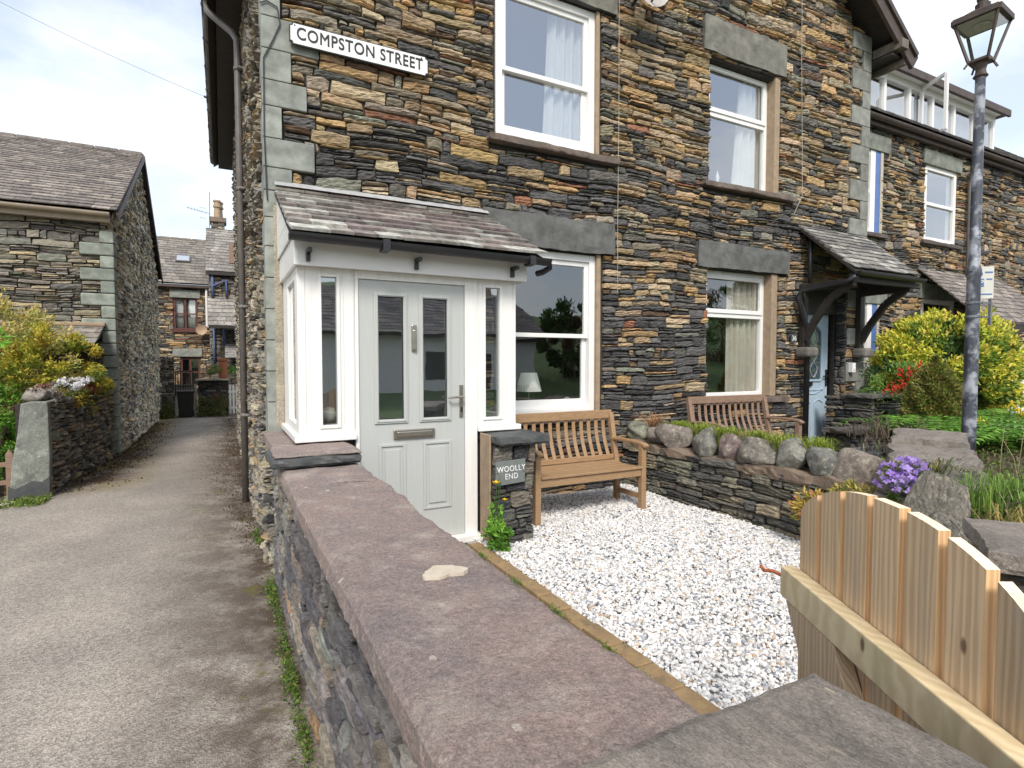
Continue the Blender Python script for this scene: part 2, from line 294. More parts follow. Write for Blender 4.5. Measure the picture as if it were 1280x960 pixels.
def sub_rect(r,hs):
    out=[r]
    for h in hs:
        nx=[]
        for (a,b,c,d) in out:
            if h[0]>=b or h[1]<=a or h[2]>=d or h[3]<=c: nx.append((a,b,c,d)); continue
            if a<h[0]: nx.append((a,h[0],c,d))
            if b>h[1]: nx.append((h[1],b,c,d))
            a2,b2=max(a,h[0]),min(b,h[1])
            if c<h[2]: nx.append((a2,b2,c,h[2]))
            if d>h[3]: nx.append((a2,b2,h[3],d))
        out=nx
    return [q for q in out if q[1]-q[0]>.022 and q[3]-q[2]>.014]
def stones(m,s0,s1,t0,t1,pos,holes=(),kind='facade',ch=(.07,.16),ln=(.16,.52),res=.03,amp=.02,seed=1,clip=None,gap=.006,darkf=None,warp=.014,strata=.006,thin=1.0,gain=1.0):
    """pos(s,t,d) -> (n,3); d is outward"""
    rng=np.random.default_rng(seed); cs,ws=palette(kind); rects=[]; t=t0
    while t<t1:
        H=rng.uniform(*ch); s=s0-rng.uniform(0,.3)
        if t1-(t+H)<ch[0]*.5: H=t1-t
        while s<s1:
            W=rng.uniform(*ln)*(1.0 if H>.08 else 1.2); a,b=max(s,s0),min(s+W,s1); s+=W
            if b-a<.03: continue
            k=1 if H<.075*thin or rng.random()<.22 else (2 if rng.random()<.68 else 3)
            if H/k<.022: k=max(1,int(H/.025))
            fr=np.sort(rng.uniform(.25,.75,1)) if k==2 else (np.array([rng.uniform(.22,.42),rng.uniform(.55,.78)]) if k==3 else np.array([]))
            e=[0,*fr,1]
            for i in range(len(e)-1):
                c,d=t+H*e[i],t+H*e[i+1]
                if b-a>.2 and rng.random()<.42:
                    mid=a+(b-a)*rng.uniform(.3,.7); rects+=[(a,mid,c,d),(mid,b,c,d)]
                else: rects.append((a,b,c,d))
        t+=H
    for r in rects:
        hs=[h for h in holes if not(h[0]>=r[1] or h[1]<=r[0] or h[2]>=r[3] or h[3]<=r[2])]
        for (a,b,c,d) in (sub_rect(r,hs) if hs else [r]):
            if clip and not clip((a+b)/2,(c+d)/2): continue
            w_,h_=b-a,d-c; nx=int(np.clip(round(w_/res),2,14)); nz=int(np.clip(round(h_/(res*.5)),2,9))
            u=np.linspace(0,1,nx+1)[None,:].repeat(nz+1,0); v=np.linspace(0,1,nz+1)[:,None].repeat(nx+1,1)
            g=gap*rng.uniform(.5,1.5)
            # wedge ends and wavy long edges
            lo=g/h_+rng.uniform(0,.16)*np.abs(2*u-1)**rng.uniform(2,6)*(u<.5 if rng.random()<.5 else u>.5)
            hi=1-g/h_-rng.uniform(0,.22)*np.abs(2*u-1)**rng.uniform(2,6)*(u>.5 if rng.random()<.5 else u<.5)
            ph=rng.uniform(0,6.28,6); lo=lo+.05*np.sin(u*w_*22+ph[0])*(.5+.5*np.sin(u*w_*9+ph[1])); hi=hi+.05*np.sin(u*w_*25+ph[2])
            vv=lo+(hi-lo)*v
            g2=min(g*1.1,w_*.12); ea=a+g2+rng.uniform(0,.012)*(v if rng.random()<.5 else 1-v); eb=b-g2-rng.uniform(0,.012)*(v if rng.random()<.5 else 1-v)
            S=ea+(eb-ea)*u; T=c+h_*vv
            ed=np.minimum(np.minimum(u,1-u)*w_,np.minimum(v,1-v)*h_)
            base=rng.uniform(-.6,1)*amp
            D=base+(rng.uniform(-.5,.5)*amp*(2*u-1))+(rng.uniform(-.6,.5)*amp*(2*v-1))
            sw=(v*h_*rng.uniform(18,34)+u*w_*rng.uniform(-3,3)+ph[3]+.25*np.sin(u*w_*17+ph[4])); D=D+strata*1.5*(2*(sw-np.floor(sw))-1)*rng.uniform(.3,1)+rng.normal(0,strata*.45,D.shape)
            D=D-.010*np.exp(-ed/.006)
            if warp:
                T=T+warp*(np.sin(S*2.3+T*1.7+seed)+.6*np.sin(S*5.1-T*3.1+2*seed)); S=S+warp*.5*np.sin(T*6+S*1.3)
            k=rng.choice(len(cs),p=ws); 
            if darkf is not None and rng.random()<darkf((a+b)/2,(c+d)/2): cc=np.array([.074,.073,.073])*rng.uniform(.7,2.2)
            else: cc=gain*cs[k]*rng.uniform(.75,1.3)*(1+rng.normal(0,.022,3))
            n0=(nx+1)*(nz+1); idx=np.arange(n0).reshape(nz+1,nx+1)
            P=pos(S.ravel(),T.ravel(),D.ravel())
            q=np.stack([idx[:-1,:-1].ravel(),idx[:-1,1:].ravel(),idx[1:,1:].ravel(),idx[1:,:-1].ravel()],1)
            ring=np.concatenate([idx[0,:],idx[1:,-1],idx[-1,-2::-1],idx[-2:0:-1,0]])
            P2=pos(S.ravel()[ring],T.ravel()[ring],np.full(len(ring),-.055))
            k2=len(ring); ii=np.arange(k2); q2=np.stack([ring[ii],n0+ii,n0+(ii+1)%k2,ring[(ii+1)%k2]],1)
            cv=np.tile(cc,(n0+k2,1)); cv[:n0]*= (1+.10*np.sin(v.ravel()*h_*70+ph[5]+u.ravel()*w_*8))[:,None]
            m.add(np.vstack([P,P2]),np.vstack([q,q2]),np.clip(cv,.01,.8))
def slab(m,x0,x1,y0,y1,z0,z1,seed=0,rag=.012,res=.05,c=(.5,.5,.5),ragsides='xXyY',top=.004):
    """hewn slab with ragged edges and an uneven top"""
    rng=np.random.default_rng(seed); nx=max(2,int((x1-x0)/res)); ny=max(2,int((y1-y0)/res))
    def rag1(n):
        a=np.zeros(n)
        for f in (1.3,3.1,7,13): a+=np.sin(np.linspace(0,n*res*f*2,n)+rng.uniform(0,6))*rag/ (f**.45)
        return a+rng.normal(0,rag*.25,n)
    L=rag1(ny+1)*('x' in ragsides); Rr=rag1(ny+1)*('X' in ragsides); B=rag1(nx+1)*('y' in ragsides); Tt=rag1(nx+1)*('Y' in ragsides)
    u=np.linspace(0,1,nx+1)[None,:].repeat(ny+1,0); v=np.linspace(0,1,ny+1)[:,None].repeat(nx+1,1)
    X=(x0+L[:,None])*(1-u)+(x1+Rr[:,None])*u; Y=(y0+B[None,:])*(1-v)+(y1+Tt[None,:])*v
    ph=rng.uniform(0,6,6)
    Z=z1+top*(np.sin(X*7+ph[0]+Y*3)+np.sin(Y*11+ph[1])*.7+.5*np.sin(X*23+Y*19+ph[2]))+rng.normal(0,top*.18,X.shape)
    rm=np.minimum(np.minimum(u*nx,(1-u)*nx),np.minimum(v*ny,(1-v)*ny))<.5; Z=Z-rm*.008
    n0=(nx+1)*(ny+1); idx=np.arange(n0).reshape(ny+1,nx+1); P=np.stack([X.ravel(),Y.ravel(),Z.ravel()],1)
    q=np.stack([idx[:-1,:-1].ravel(),idx[:-1,1:].ravel(),idx[1:,1:].ravel(),idx[1:,:-1].ravel()],1)
    ring=np.concatenate([idx[0,:],idx[1:,-1],idx[-1,-2::-1],idx[-2:0:-1,0]]); k=len(ring)
    cx,cy=(x0+x1)/2,(y0+y1)/2
    V=[P]; Q=[q]; prev=ring; base=n0
    for lev in (.35,.75,1.0):
        p=P[ring].copy(); j=rng.normal(0,rag*.35,k); dx=p[:,0]-cx; dy=p[:,1]-cy; r=np.hypot(dx,dy)+1e-6
        ins=(.004 if lev<.9 else -.01); p[:,0]+=dx/r*(ins+j); p[:,1]+=dy/r*(ins+j); p[:,2]=p[:,2]*(1-lev)+(z0)*lev
        ii=np.arange(k); cur=base+ii; Q.append(np.stack([prev,cur,np.roll(cur,-1),np.roll(prev,-1)],1)); V.append(p); prev=cur; base+=k
    m.add(np.vstack(V),np.vstack(Q),c); m.add(P[ring]*[1,1,0]+[0,0,z0],[tuple(range(k))[::-1]],c)
def boulder(m,ctr,rad,seed=0,c=(.2,.19,.17),n=3,am=.18,flat=None,rot=0):
    import bmesh
    bm=bmesh.new(); bmesh.ops.create_icosphere(bm,subdivisions=n,radius=1); V=np.array([v.co[:] for v in bm.verts]); Fc=np.array([[v.index for v in f.verts] for f in bm.faces]); bm.free()
    rng=np.random.default_rng(seed); d=np.zeros(len(V))
    for f in (1.2,2.3,4.5,8):
        for _ in range(3):
            k=rng.normal(0,1,3)*f; d+=am/f*.8*np.sin(V@k+rng.uniform(0,6))
    # facet: clamp against a few random planes
    V=V*(1+d)[:,None]
    for _ in range(15):
        k=rng.normal(0,1,3); k/=np.linalg.norm(k); lim=rng.uniform(.58,.90); pr=V@k; over=pr>lim; V[over]-=((pr[over]-lim)*.88)[:,None]*k
    V=V+rng.normal(0,.008,V.shape); V=V*np.array(rad); ca,sa=math.cos(rot),math.sin(rot); V=np.stack([V[:,0]*ca-V[:,1]*sa,V[:,0]*sa+V[:,1]*ca,V[:,2]],1)+np.array(ctr)
    m.add(V,Fc,c)
def slates(m,O,u,wv,Lh,S,row=.13,wd=(.14,.26),th=.012,cols=None,seed=0,clipf=None):
    rng=np.random.default_rng(seed); O=np.array(O,float);u=np.array(u,float);u/=np.linalg.norm(u);wv=np.array(wv,float);wv/=np.linalg.norm(wv); n=np.cross(u,wv)
    if n[2]<0:n=-n
    cols=np.array(cols if cols is not None else [(.13,.115,.115),(.17,.15,.145),(.10,.095,.10),(.21,.19,.17)])
    r=0; k=0
    while r<S:
        s=-rng.uniform(0,wd[0]); rr=row*(1-.25*r/S)
        while s<Lh:
            W=rng.uniform(*wd); a,b=max(s,0),min(s+W,Lh); s+=W
            if b-a<.03: continue
            if clipf and not clipf((a+b)/2,r): continue
            top=min(r+rr*1.8,S+.02); j=rng.uniform(-.012,.012,2)
            lift=th*1.9+rng.uniform(0,.006); cc=cols[rng.integers(len(cols))]*rng.uniform(.8,1.25)
            P=[]
            for (ss,tt,dd) in ((a+.003,r+j[0],lift),(b-.003,r+j[1],lift),(b-.003,top,.004),(a+.003,top,.004)):
                P.append(O+u*ss+wv*tt+n*dd)
            P+= [p-n*th for p in P]
            m.add(P,[(0,1,2,3),(7,6,5,4),(0,4,5,1),(1,5,6,2),(2,6,7,3),(3,7,4,0)],cc)
        r+=rr;k+=1
def leaves(m,P,size,cols,rng,asp=.45,up=.3,jit=.25,fold=.25,dirs=None):
    """one bent leaf of four points at each position"""
    n=len(P); d=rng.normal(0,1,(n,3)); d[:,2]+=up
    if dirs is not None: d=dirs+rng.normal(0,jit,(n,3))
    d/=np.linalg.norm(d,axis=1)[:,None]; a=rng.normal(0,1,(n,3)); s=np.cross(d,a); s/=np.linalg.norm(s,axis=1)[:,None]+1e-9; nn=np.cross(s,d)
    L=(size*rng.uniform(.6,1.35,n))[:,None]; W=L*asp
    V=np.stack([P,P+d*L*.5+s*W*.5+nn*W*fold,P+d*L,P+d*L*.5-s*W*.5+nn*W*fold],1).reshape(-1,3)
    b=np.arange(n)[:,None]*4; Fc=np.vstack([b+[0,1,2],b+[0,2,3]])
    C=np.repeat(cols,4,axis=0); m.add(V,Fc,np.clip(C,.004,.8))
def crown(m,ctr,rad,n,size,cols,seed=0,clumps=40,cs=.22,asp=.45,shell=.55,tip=None,ragged=1.0,bot=-1.0):
    rng=np.random.default_rng(seed); ctr=np.array(ctr);rad=np.array(rad,float)
    d=rng.normal(0,1,(clumps*3,3)); d/=np.linalg.norm(d,axis=1)[:,None]; d=d[d[:,2]>bot][:clumps]; K=len(d)
    rr=rng.uniform(shell,1.0*ragged,K)**.6; cc=d*rr[:,None]; w_=rng.uniform(.5,1.5,K); w_/=w_.sum()
    k=rng.choice(K,n,p=w_); q=rng.normal(0,1,(n,3)); q/=np.linalg.norm(q,axis=1)[:,None]; q*= (rng.uniform(0,1,n)**.45)[:,None]*cs*rng.uniform(.6,1.3,K)[k][:,None]
    P=(cc[k]+q)*rad+ctr
    cols=np.array(cols); base=1.35*cols[rng.integers(len(cols),size=K)][k]*rng.uniform(.75,1.25,(n,1))
    if tip is not None:
        f=(np.clip((q[:,2]/cs+.55)*1.1,.05,.85)>rng.uniform(0,1,n)).astype(float)*rng.uniform(.85,1.0,n); f=f[:,None]; t=np.array(tip)[rng.integers(len(tip),size=n)]; base=base*(1-f)+t*f
    leaves(m,P,size,base,rng,asp=asp,dirs=cc[k]+np.array([0,0,.35]),jit=.7)
def blades(m,C,n,h,spread,cols,seed=0,wid=.006,lean=.4,rad=.08):
    rng=np.random.default_rng(seed); cols=np.array(cols)
    for i in range(n):
        a=rng.uniform(0,6.28); r=rng.uniform(0,rad); p=np.array(C)+[math.cos(a)*r,math.sin(a)*r,0]; b=rng.uniform(0,6.28); H=h*rng.uniform(.5,1.1); l=H*rng.uniform(.1,1)*lean
        dr=np.array([math.cos(b),math.sin(b),0]); sd=np.array([-dr[1],dr[0],0])*wid/2; c=cols[rng.integers(len(cols))]*rng.uniform(.7,1.3)
        p1=p+dr*l*.25+[0,0,H*.55]; p2=p+dr*l*.7+[0,0,H*.9]; p3=p+dr*l*1.25+[0,0,H*(1-.25*lean)]
        m.add([p-sd,p+sd,p1+sd,p1-sd,p2+sd*.7,p2-sd*.7,p3],[(0,1,2,3),(3,2,4,5),(5,4,6)],c)
def textmesh(name,s,size,mat_,parent,M4,ext=.0015,sx=1,off=0,align='CENTER',space=1,lh=1):
    cu=bpy.data.curves.new(name,'FONT'); cu.body=s; cu.size=size; cu.extrude=ext; cu.align_x=align; cu.align_y='CENTER'; cu.bevel_depth=off; cu.bevel_resolution=0;  cu.space_character=space; cu.space_line=lh
    o=bpy.data.objects.new(name,cu); col.objects.link(o); dg=bpy.context.evaluated_depsgraph_get(); me=bpy.data.meshes.new_from_object(o.evaluated_get(dg)); bpy.data.objects.remove(o)
    me.transform(Matrix.Diagonal((sx,1,1,1))); me.transform(M4); me.transform(Matrix.Translation(-Vector(OFF.get(parent.name,(0,0,0))))); me.materials.clear(); me.materials.append(mat_)
    t=bpy.data.objects.new(name,me); col.objects.link(t); t.parent=parent; return t
FRONT=Matrix.Rotation(R(90),4,'X')   # text that faces -Y
# ================================================================== GROUND
def asphalt():
    m=bpy.data.materials.new('asphalt'); m.use_nodes=True; N=m.node_tree.nodes; L=m.node_tree.links; b=N['Principled BSDF']; b.inputs['Roughness'].default_value=.9; b.inputs['Specular IOR Level'].default_value=.3
    tc=N.new('ShaderNodeTexCoord'); co=tc.outputs['Object']
    def noise(s,d=4,r=.6,dist=0):
        n=N.new('ShaderNodeTexNoise'); n.inputs['Scale'].default_value=s; n.inputs['Detail'].default_value=d; n.inputs['Roughness'].default_value=r; n.inputs['Distortion'].default_value=dist; L.new(co,n.inputs['Vector']); return n.outputs[0]
    def ramp(i,p0,c0,p1,c1):
        r=N.new('ShaderNodeValToRGB'); e=r.color_ramp.elements; e[0].position=p0; e[1].position=p1; e[0].color=(*c0,1); e[1].color=(*c1,1); L.new(i,r.inputs[0]); return r.outputs[0]
    def mix(f,a,c,t='MIX'):
        x=N.new('ShaderNodeMixRGB'); x.blend_type=t
        if isinstance(f,float): x.inputs[0].default_value=f
        else: L.new(f,x.inputs[0])
        L.new(a,x.inputs[1]); L.new(c,x.inputs[2]) if not isinstance(c,tuple) else setattr(x.inputs[2],'default_value',(*c,1)); return x.outputs[0]
    v=N.new('ShaderNodeTexVoronoi'); v.inputs['Scale'].default_value=95; L.new(co,v.inputs['Vector'])
    hs=N.new('ShaderNodeSeparateColor'); L.new(v.outputs['Color'],hs.inputs[0])
    agg=ramp(hs.outputs[0],.0,(.20,.178,.155),1,(.43,.385,.335))
    big=ramp(noise(1.1,6),.35,(.80,.80,.80),.68,(1.12,1.1,1.08))
    c=mix(1.0,agg,big,'MULTIPLY')
    # distance of the point from the wall foot on the right (x from 0.3 towards -1)
    sx=N.new('ShaderNodeSeparateXYZ'); L.new(co,sx.inputs[0])
    mr=N.new('ShaderNodeMapRange'); mr.inputs[1].default_value=-.62; mr.inputs[2].default_value=.3; L.new(sx.outputs[0],mr.inputs[0])
    ad=N.new('ShaderNodeMath'); ad.operation='MULTIPLY'; L.new(mr.outputs[0],ad.inputs[0]); L.new(ramp(noise(3.2,8,.7),.34,(0,0,0),.56,(1,1,1)),ad.inputs[1])
    c=mix(ad.outputs[0],c,(.075,.052,.036))
    mr2=N.new('ShaderNodeMapRange'); mr2.inputs[1].default_value=-.9; mr2.inputs[2].default_value=-1.6; L.new(sx.outputs[0],mr2.inputs[0])
    mry=N.new('ShaderNodeMapRange'); mry.inputs[1].default_value=9.0; mry.inputs[2].default_value=10; L.new(sx.outputs[1],mry.inputs[0])
    a2=N.new('ShaderNodeMath'); a2.operation='MULTIPLY'; L.new(mr2.outputs[0],a2.inputs[0]); L.new(mry.outputs[0],a2.inputs[1])
    a3=N.new('ShaderNodeMath'); a3.operation='MULTIPLY'; L.new(a2.outputs[0],a3.inputs[0]); L.new(ramp(noise(2.5,8,.7),.33,(0,0,0),.52,(1,1,1)),a3.inputs[1])
    moss=ramp(noise(1.3,4),.42,(.10,.06,.04),.56,(.19,.15,.03))
    c=mix(a3.outputs[0],c,moss)
    mm=N.new('ShaderNodeMath'); mm.operation='MULTIPLY'; L.new(mr.outputs[0],mm.inputs[0]); L.new(ramp(noise(2.1,6,.7),.60,(0,0,0),.67,(1,1,1)),mm.inputs[1])
    c=mix(mm.outputs[0],c,(.13,.12,.03))
    L.new(c,b.inputs['Base Color'])
    bp=N.new('ShaderNodeBump'); bp.inputs['Strength'].default_value=.8; bp.inputs['Distance'].default_value=.006; L.new(v.outputs['Distance'],bp.inputs['Height']); L.new(bp.outputs[0],b.inputs['Normal'])
    return m
M['asphalt']=asphalt()
LZ=-.38
m=MB(); m.add([(-150,-150,-.44),(150,-150,-.44),(150,200,-.44),(-150,200,-.44)],[(0,1,2,3)])
tag(m.build('ground',mat('earth',(.10,.12,.05),(.07,.08,.04),scale=2,rough=.95)),kind='structure')
m=MB()
xs=np.linspace(-9,.42,40); ys=np.linspace(-9,24,100)
X,Y=np.meshgrid(xs,ys); Z=LZ+.035*np.sin(X*1.3+Y*.4)*np.exp(-((Y-5)/9)**2)-.03*np.exp(-((X-.25)/.3)**2)
idx=np.arange(X.size).reshape(X.shape); q=np.stack([idx[:-1,:-1].ravel(),idx[:-1,1:].ravel(),idx[1:,1:].ravel(),idx[1:,:-1].ravel()],1)
m.add(np.stack([X.ravel(),Y.ravel(),Z.ravel()],1),q); m.add([(.42,-9,LZ),(40,-9,LZ),(40,-.6,LZ),(.42,-.6,LZ)],[(0,1,2,3)])
tag(m.build('lane',M['asphalt'],smooth=True),kind='structure')
m=MB(); box(m,.79,1.66,.7,4.2,-.3,-.0)
tag(m.build('path',M['coping']),kind='structure')
m=MB(); box(m,4.2,30,-.4,5.75,-.4,.08)
tag(m.build('yard_paving',mat('yard_paving_stone',(.17,.16,.14),(.11,.10,.09),scale=3,bump=.4)),kind='structure')
# pale kerb of the far left verge
m=MB(); rng=np.random.default_rng(4)
for i in range(14):
    t=i/14; p=np.array([-2.35-1.9*t,9.05-3.2*t,LZ+.0]); q_=p+np.array([-.13,-.22,0]); beam(m,p+[0,0,.02],q_+[0,0,.02],.09,.05,(.30,.28,.23))
tag(m.build('verge_kerb',M['palerender']),kind='structure')
m=MB(); m.add([(-2.36,9.3,LZ+.012),(-4.3,5.9,LZ+.012),(-9,5.9,LZ+.012),(-9,12.4,LZ+.012),(-2.36,12.4,LZ+.012)],[(0,1,2,3,4)])
tag(m.build('garden_soil',M['soil']),kind='structure')
# ------------------------------------------------------------------ white gravel
def pebble_base():
    import bmesh
    bm=bmesh.new(); bmesh.ops.create_icosphere(bm,subdivisions=1,radius=1); V=np.array([v.co[:] for v in bm.verts]); Fc=np.array([[v.index for v in f.verts] for f in bm.faces]); bm.free(); return V,Fc
def pebbles(name,x0,x1,y0,y1,n,label,size=(.0068,.0145),z=.0,seed=3):
    V0,F0=pebble_base(); rng=np.random.default_rng(seed)
    P=np.stack([rng.uniform(x0,x1,n),rng.uniform(y0,y1,n),np.zeros(n)],1)
    P[:,2]=z+.012*np.sin(P[:,0]*5)*np.sin(P[:,1]*4)+rng.uniform(-.006,.010,n)+.02*np.exp(-((P[:,1]-4.6)/.4)**2)
    S=rng.uniform(*size,n)[:,None]*np.stack([rng.uniform(.8,1.3,n),rng.uniform(.7,1.1,n),rng.uniform(.45,.85,n)],1)
    lum=V0[None]*(1+rng.normal(0,.13,(n,12,1)))*S[:,None,:]
    a=rng.uniform(0,6.28,n); b=rng.normal(0,.5,n); ca,sa,cb,sb=np.cos(a),np.sin(a),np.cos(b),np.sin(b)
    x,y,zz=lum[...,0],lum[...,1],lum[...,2]; y,zz=y*cb[:,None]-zz*sb[:,None],y*sb[:,None]+zz*cb[:,None]; x,y=x*ca[:,None]-y*sa[:,None],x*sa[:,None]+y*ca[:,None]
    W=np.stack([x,y,zz],-1)+P[:,None,:]
    pal=np.array([(.76,.745,.725),(.69,.67,.645),(.59,.575,.55),(.44,.44,.45),(.32,.34,.37),(.17,.19,.22),(.55,.45,.34),(.46,.33,.22),(.08,.09,.10)]); k=rng.choice(9,n,p=[.34,.26,.15,.10,.055,.025,.045,.015,.01])
    C=np.repeat(pal[k]*rng.uniform(.85,1.1,(n,1)),12,axis=0)
    m=MB(); m.add(W.reshape(-1,3),(F0[None]+12*np.arange(n)[:,None,None]).reshape(-1,3),C)
    return tag(m.build(name,M['pebble'],smooth=False),label,'gravel',kind='stuff')
m=MB(); box(m,1.70,4.1,.5,5.07,-.3,-.012)
tag(m.build('gravel_bed',mat('gravel_bed_grit',(.42,.40,.37),(.25,.24,.23),scale=60,rough=.9)),kind='structure')
pebbles('white_gravel',1.77,4.06,.75,5.0,62000,'white pebble gravel covering the small front garden')
# brick edging
t=thing('brick_edging','row of buff brick edging between the path and white gravel','edging',(1.70,2.5,0))
rng=np.random.default_rng(9); y=.9
while y<3.78:
    L_=rng.uniform(.20,.23); m=MB(); z=rng.uniform(.012,.026); box(m,1.655+rng.uniform(-.006,.006),1.755+rng.uniform(-.006,.006),y,y+L_-.008,-.05,z)
    m.build('brick',M['edgebrick'] if 'edgebrick' in M else M.setdefault('edgebrick',mat('buff_brick',(.34,.23,.11),(.24,.16,.085),scale=16,bump=.7,bscale=60,c3=(.13,.11,.07),s3=5,p3=(.55,.7))),t,bevel=.006); y+=L_
# ================================================================== MAIN HOUSE
HX0,HX1,HY=.34,8.70,5.09; HD=14.6; EZ=6.2; RX=(HX0+HX1)/2; PITCHR=.74
house=thing('stone_house','tall slate stone end house with white framed windows and pale grey dressed corner blocks','house',(RX,HY,0))
gz=lambda s:EZ-.05+min(s-HX0,HX1-s)*PITCHR
W1=dict(x0=2.47,x1=3.72); W2=dict(x0=5.42,x1=6.60)
holes=[(2.45,3.80,.84,2.61),(2.45,3.76,3.68,5.24),(5.42,6.74,.95,2.60),(5.42,6.72,3.66,5.19),
 (2.31,3.94,2.61,2.955),(5.22,6.93,2.60,2.92),(5.27,6.78,5.27,5.64),(2.30,3.95,5.24,5.6),
 (2.40,3.95,3.57,3.68),(5.30,6.96,3.56,3.66),(5.30,6.96,.86,.95),(2.35,3.95,.74,.84),
 (7.36,8.22,-.3,2.5),(.47,2.2,-.4,2.05)]
M['oldrender']=rockmat('grey_buff_render',(.34,.30,.23),(.22,.20,.16),(.42,.37,.29),(.48,.43,.33),sc=6)
# quoins
qj=[.82,1.08,1.34,1.60,1.86,2.12,2.38,2.62,2.84,3.03,3.27,3.53,3.74,3.99,4.25,4.5,4.76,5.0,5.27,5.55,5.8,6.15]
ql=[];wide=False
for i in range(len(qj)-1):
    wide=(i%2==1) if i>=8 else (i%2==1)
    w_=(.40+.06*math.sin(i*2.1)) if wide else (.185+.04*math.sin(i*1.7)); ql.append((HX0,HX0+w_,qj[i],qj[i+1]))
qr=[]; z=.85; i=0
while z<6.05:
    h=.27+.03*math.sin(i*1.9); w_=.44 if i%2 else .19; qr.append((HX1-w_,HX1,z,z+h)); z+=h; i+=1
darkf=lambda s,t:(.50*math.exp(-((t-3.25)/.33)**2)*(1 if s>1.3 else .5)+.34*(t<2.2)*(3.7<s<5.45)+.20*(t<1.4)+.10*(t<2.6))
front=lambda s,t,d:np.stack([s,HY-d,t],1)
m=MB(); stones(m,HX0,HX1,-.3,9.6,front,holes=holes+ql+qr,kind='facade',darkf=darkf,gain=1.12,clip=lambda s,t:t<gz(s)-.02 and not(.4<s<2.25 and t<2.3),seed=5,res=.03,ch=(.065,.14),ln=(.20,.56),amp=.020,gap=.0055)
m.build('front_wall_stonework',M['stone'],house)
# mortar bed behind the stones, with true openings
def wall_grid(m,x0,x1,z0,z1,y,holes_,thick=.35,clip=None):
    xs=sorted({x0,x1,*[h[0] for h in holes_],*[h[1] for h in holes_]}); zs=sorted({z0,z1,*[h[2] for h in holes_],*[h[3] for h in holes_]})
    for a,b in zip(xs[:-1],xs[1:]):
        for c,d in zip(zs[:-1],zs[1:]):
            if b-a<1e-6 or d-c<1e-6: continue
            mx_,mz=(a+b)/2,(c+d)/2
            if any(h[0]<mx_<h[1] and h[2]<mz<h[3] for h in holes_): continue
            V=[(a,y,c),(b,y,c),(b,y,d),(a,y,d)]; m.add(V,[(0,1,2,3)])
            for (p,q_,tx,tz) in ((V[0],V[1],0,-1),(V[1],V[2],1,0),(V[2],V[3],0,1),(V[3],V[0],-1,0)):
                ex,ez=mx_+tx*((b-a)/2+1e-4),mz+tz*((d-c)/2+1e-4)
                if any(h[0]<ex<h[1] and h[2]<ez<h[3] for h in holes_): m.add([p,q_,(q_[0],y+thick,q_[2]),(p[0],y+thick,p[2])],[(0,1,2,3)])
op=[(2.47,3.76,.84,2.60),(2.47,3.73,3.68,5.24),(5.42,6.66,.95,2.60),(5.42,6.66,3.66,5.17),(7.37,8.21,-.3,2.45),(.9,1.7,-.3,2.0)]
m=MB(); wall_grid(m,HX0+.03,HX1-.03,-.4,EZ-.1,HY+.035,op); m.add([(HX0+.03,HY+.035,EZ-.1),(HX1-.03,HY+.035,EZ-.1),(RX,HY+.035,gz(RX)-.1)],[(0,1,2)])
m.build('front_wall',M['mortar'],house)
for (a,b,c,d) in ql: m=MB(); box(m,a-.004,b-.004,HY-.018,HY+.26 if b-a<.3 else HY+.14,c+.003,d-.003,np.array((.265,.28,.25))*random.Random(int(c*100)).uniform(.85,1.12)); m.build('quoin_stone',M['stoneflat'],house,bevel=.006)
for (a,b,c,d) in qr: m=MB(); box(m,a,b,HY-.018,HY+.2,c+.003,d-.003,np.array((.225,.23,.205))*random.Random(int(c*90)).uniform(.8,1.15)); m.build('quoin_stone',M['stoneflat'],house,bevel=.006)
def part_box(name,mt,parent,x0,x1,y0,y1,z0,z1,c=(.5,.5,.5),bevel=.004):
    m=MB(); box(m,x0,x1,y0,y1,z0,z1,c); return m.build(name,mt,parent,bevel=bevel)
for k,(a,b,c,d) in enumerate([(2.31,3.94,2.61,2.955),(5.22,6.93,2.60,2.92),(5.27,6.78,5.22,5.64),(2.30,3.95,5.24,5.6)]):
    m=MB(); slab(m,a+.005,b-.005,-(d-.005),-(c+.003),0,.0,seed=k,rag=.006,res=.06,c=(.115,.115,.11) if k<2 else (.17,.165,.14),top=.006)
    for i in range(len(m.V)): v=m.V[i]; m.V[i]=np.stack([v[:,0],HY-.03-v[:,2]+0,-v[:,1]],1)
    # give the lintel its depth
    m.add([(a+.02,HY-.02,c+.01),(b-.02,HY-.02,c+.01),(b-.02,HY+.2,c+.01),(a+.02,HY+.2,c+.01)],[(0,1,2,3)],(.1,.1,.1)); box(m,a+.012,b-.012,HY-.022,HY+.2,c+.014,d-.012,(.115,.115,.11) if k<2 else (.16,.155,.135))
    m.build('lintel',M['stoneflat'],house)
for k,(a,b,z) in enumerate([(2.36,3.97,3.68),(5.30,6.96,3.66),(5.30,6.90,.95),(2.36,3.86,.84)]):
    m=MB(); slab(m,a,b,HY-.075,HY+.12,z-.075,z-.004,seed=20+k,rag=.008,res=.05,c=(.15,.12,.10),top=.002); m.build('sill',M['stoneflat'],house)
# sandy rendered jambs
for j_ in ((6.60,6.715,HY+.0,HY+.22,.95,2.60),(6.60,6.70,HY+.0,HY+.22,3.66,5.2),(3.72,3.775,HY+.01,HY+.2,.84,2.61),(3.70,3.745,HY+.01,HY+.2,3.68,5.24),(HX0+.062,.472,HY-.022,HY+.02,.86,2.72)):
    m=MB(); box(m,*j_); m.build('rendered_jamb',M['oldrender'] if j_[0]<.5 else M['render'],house,bevel=.01)
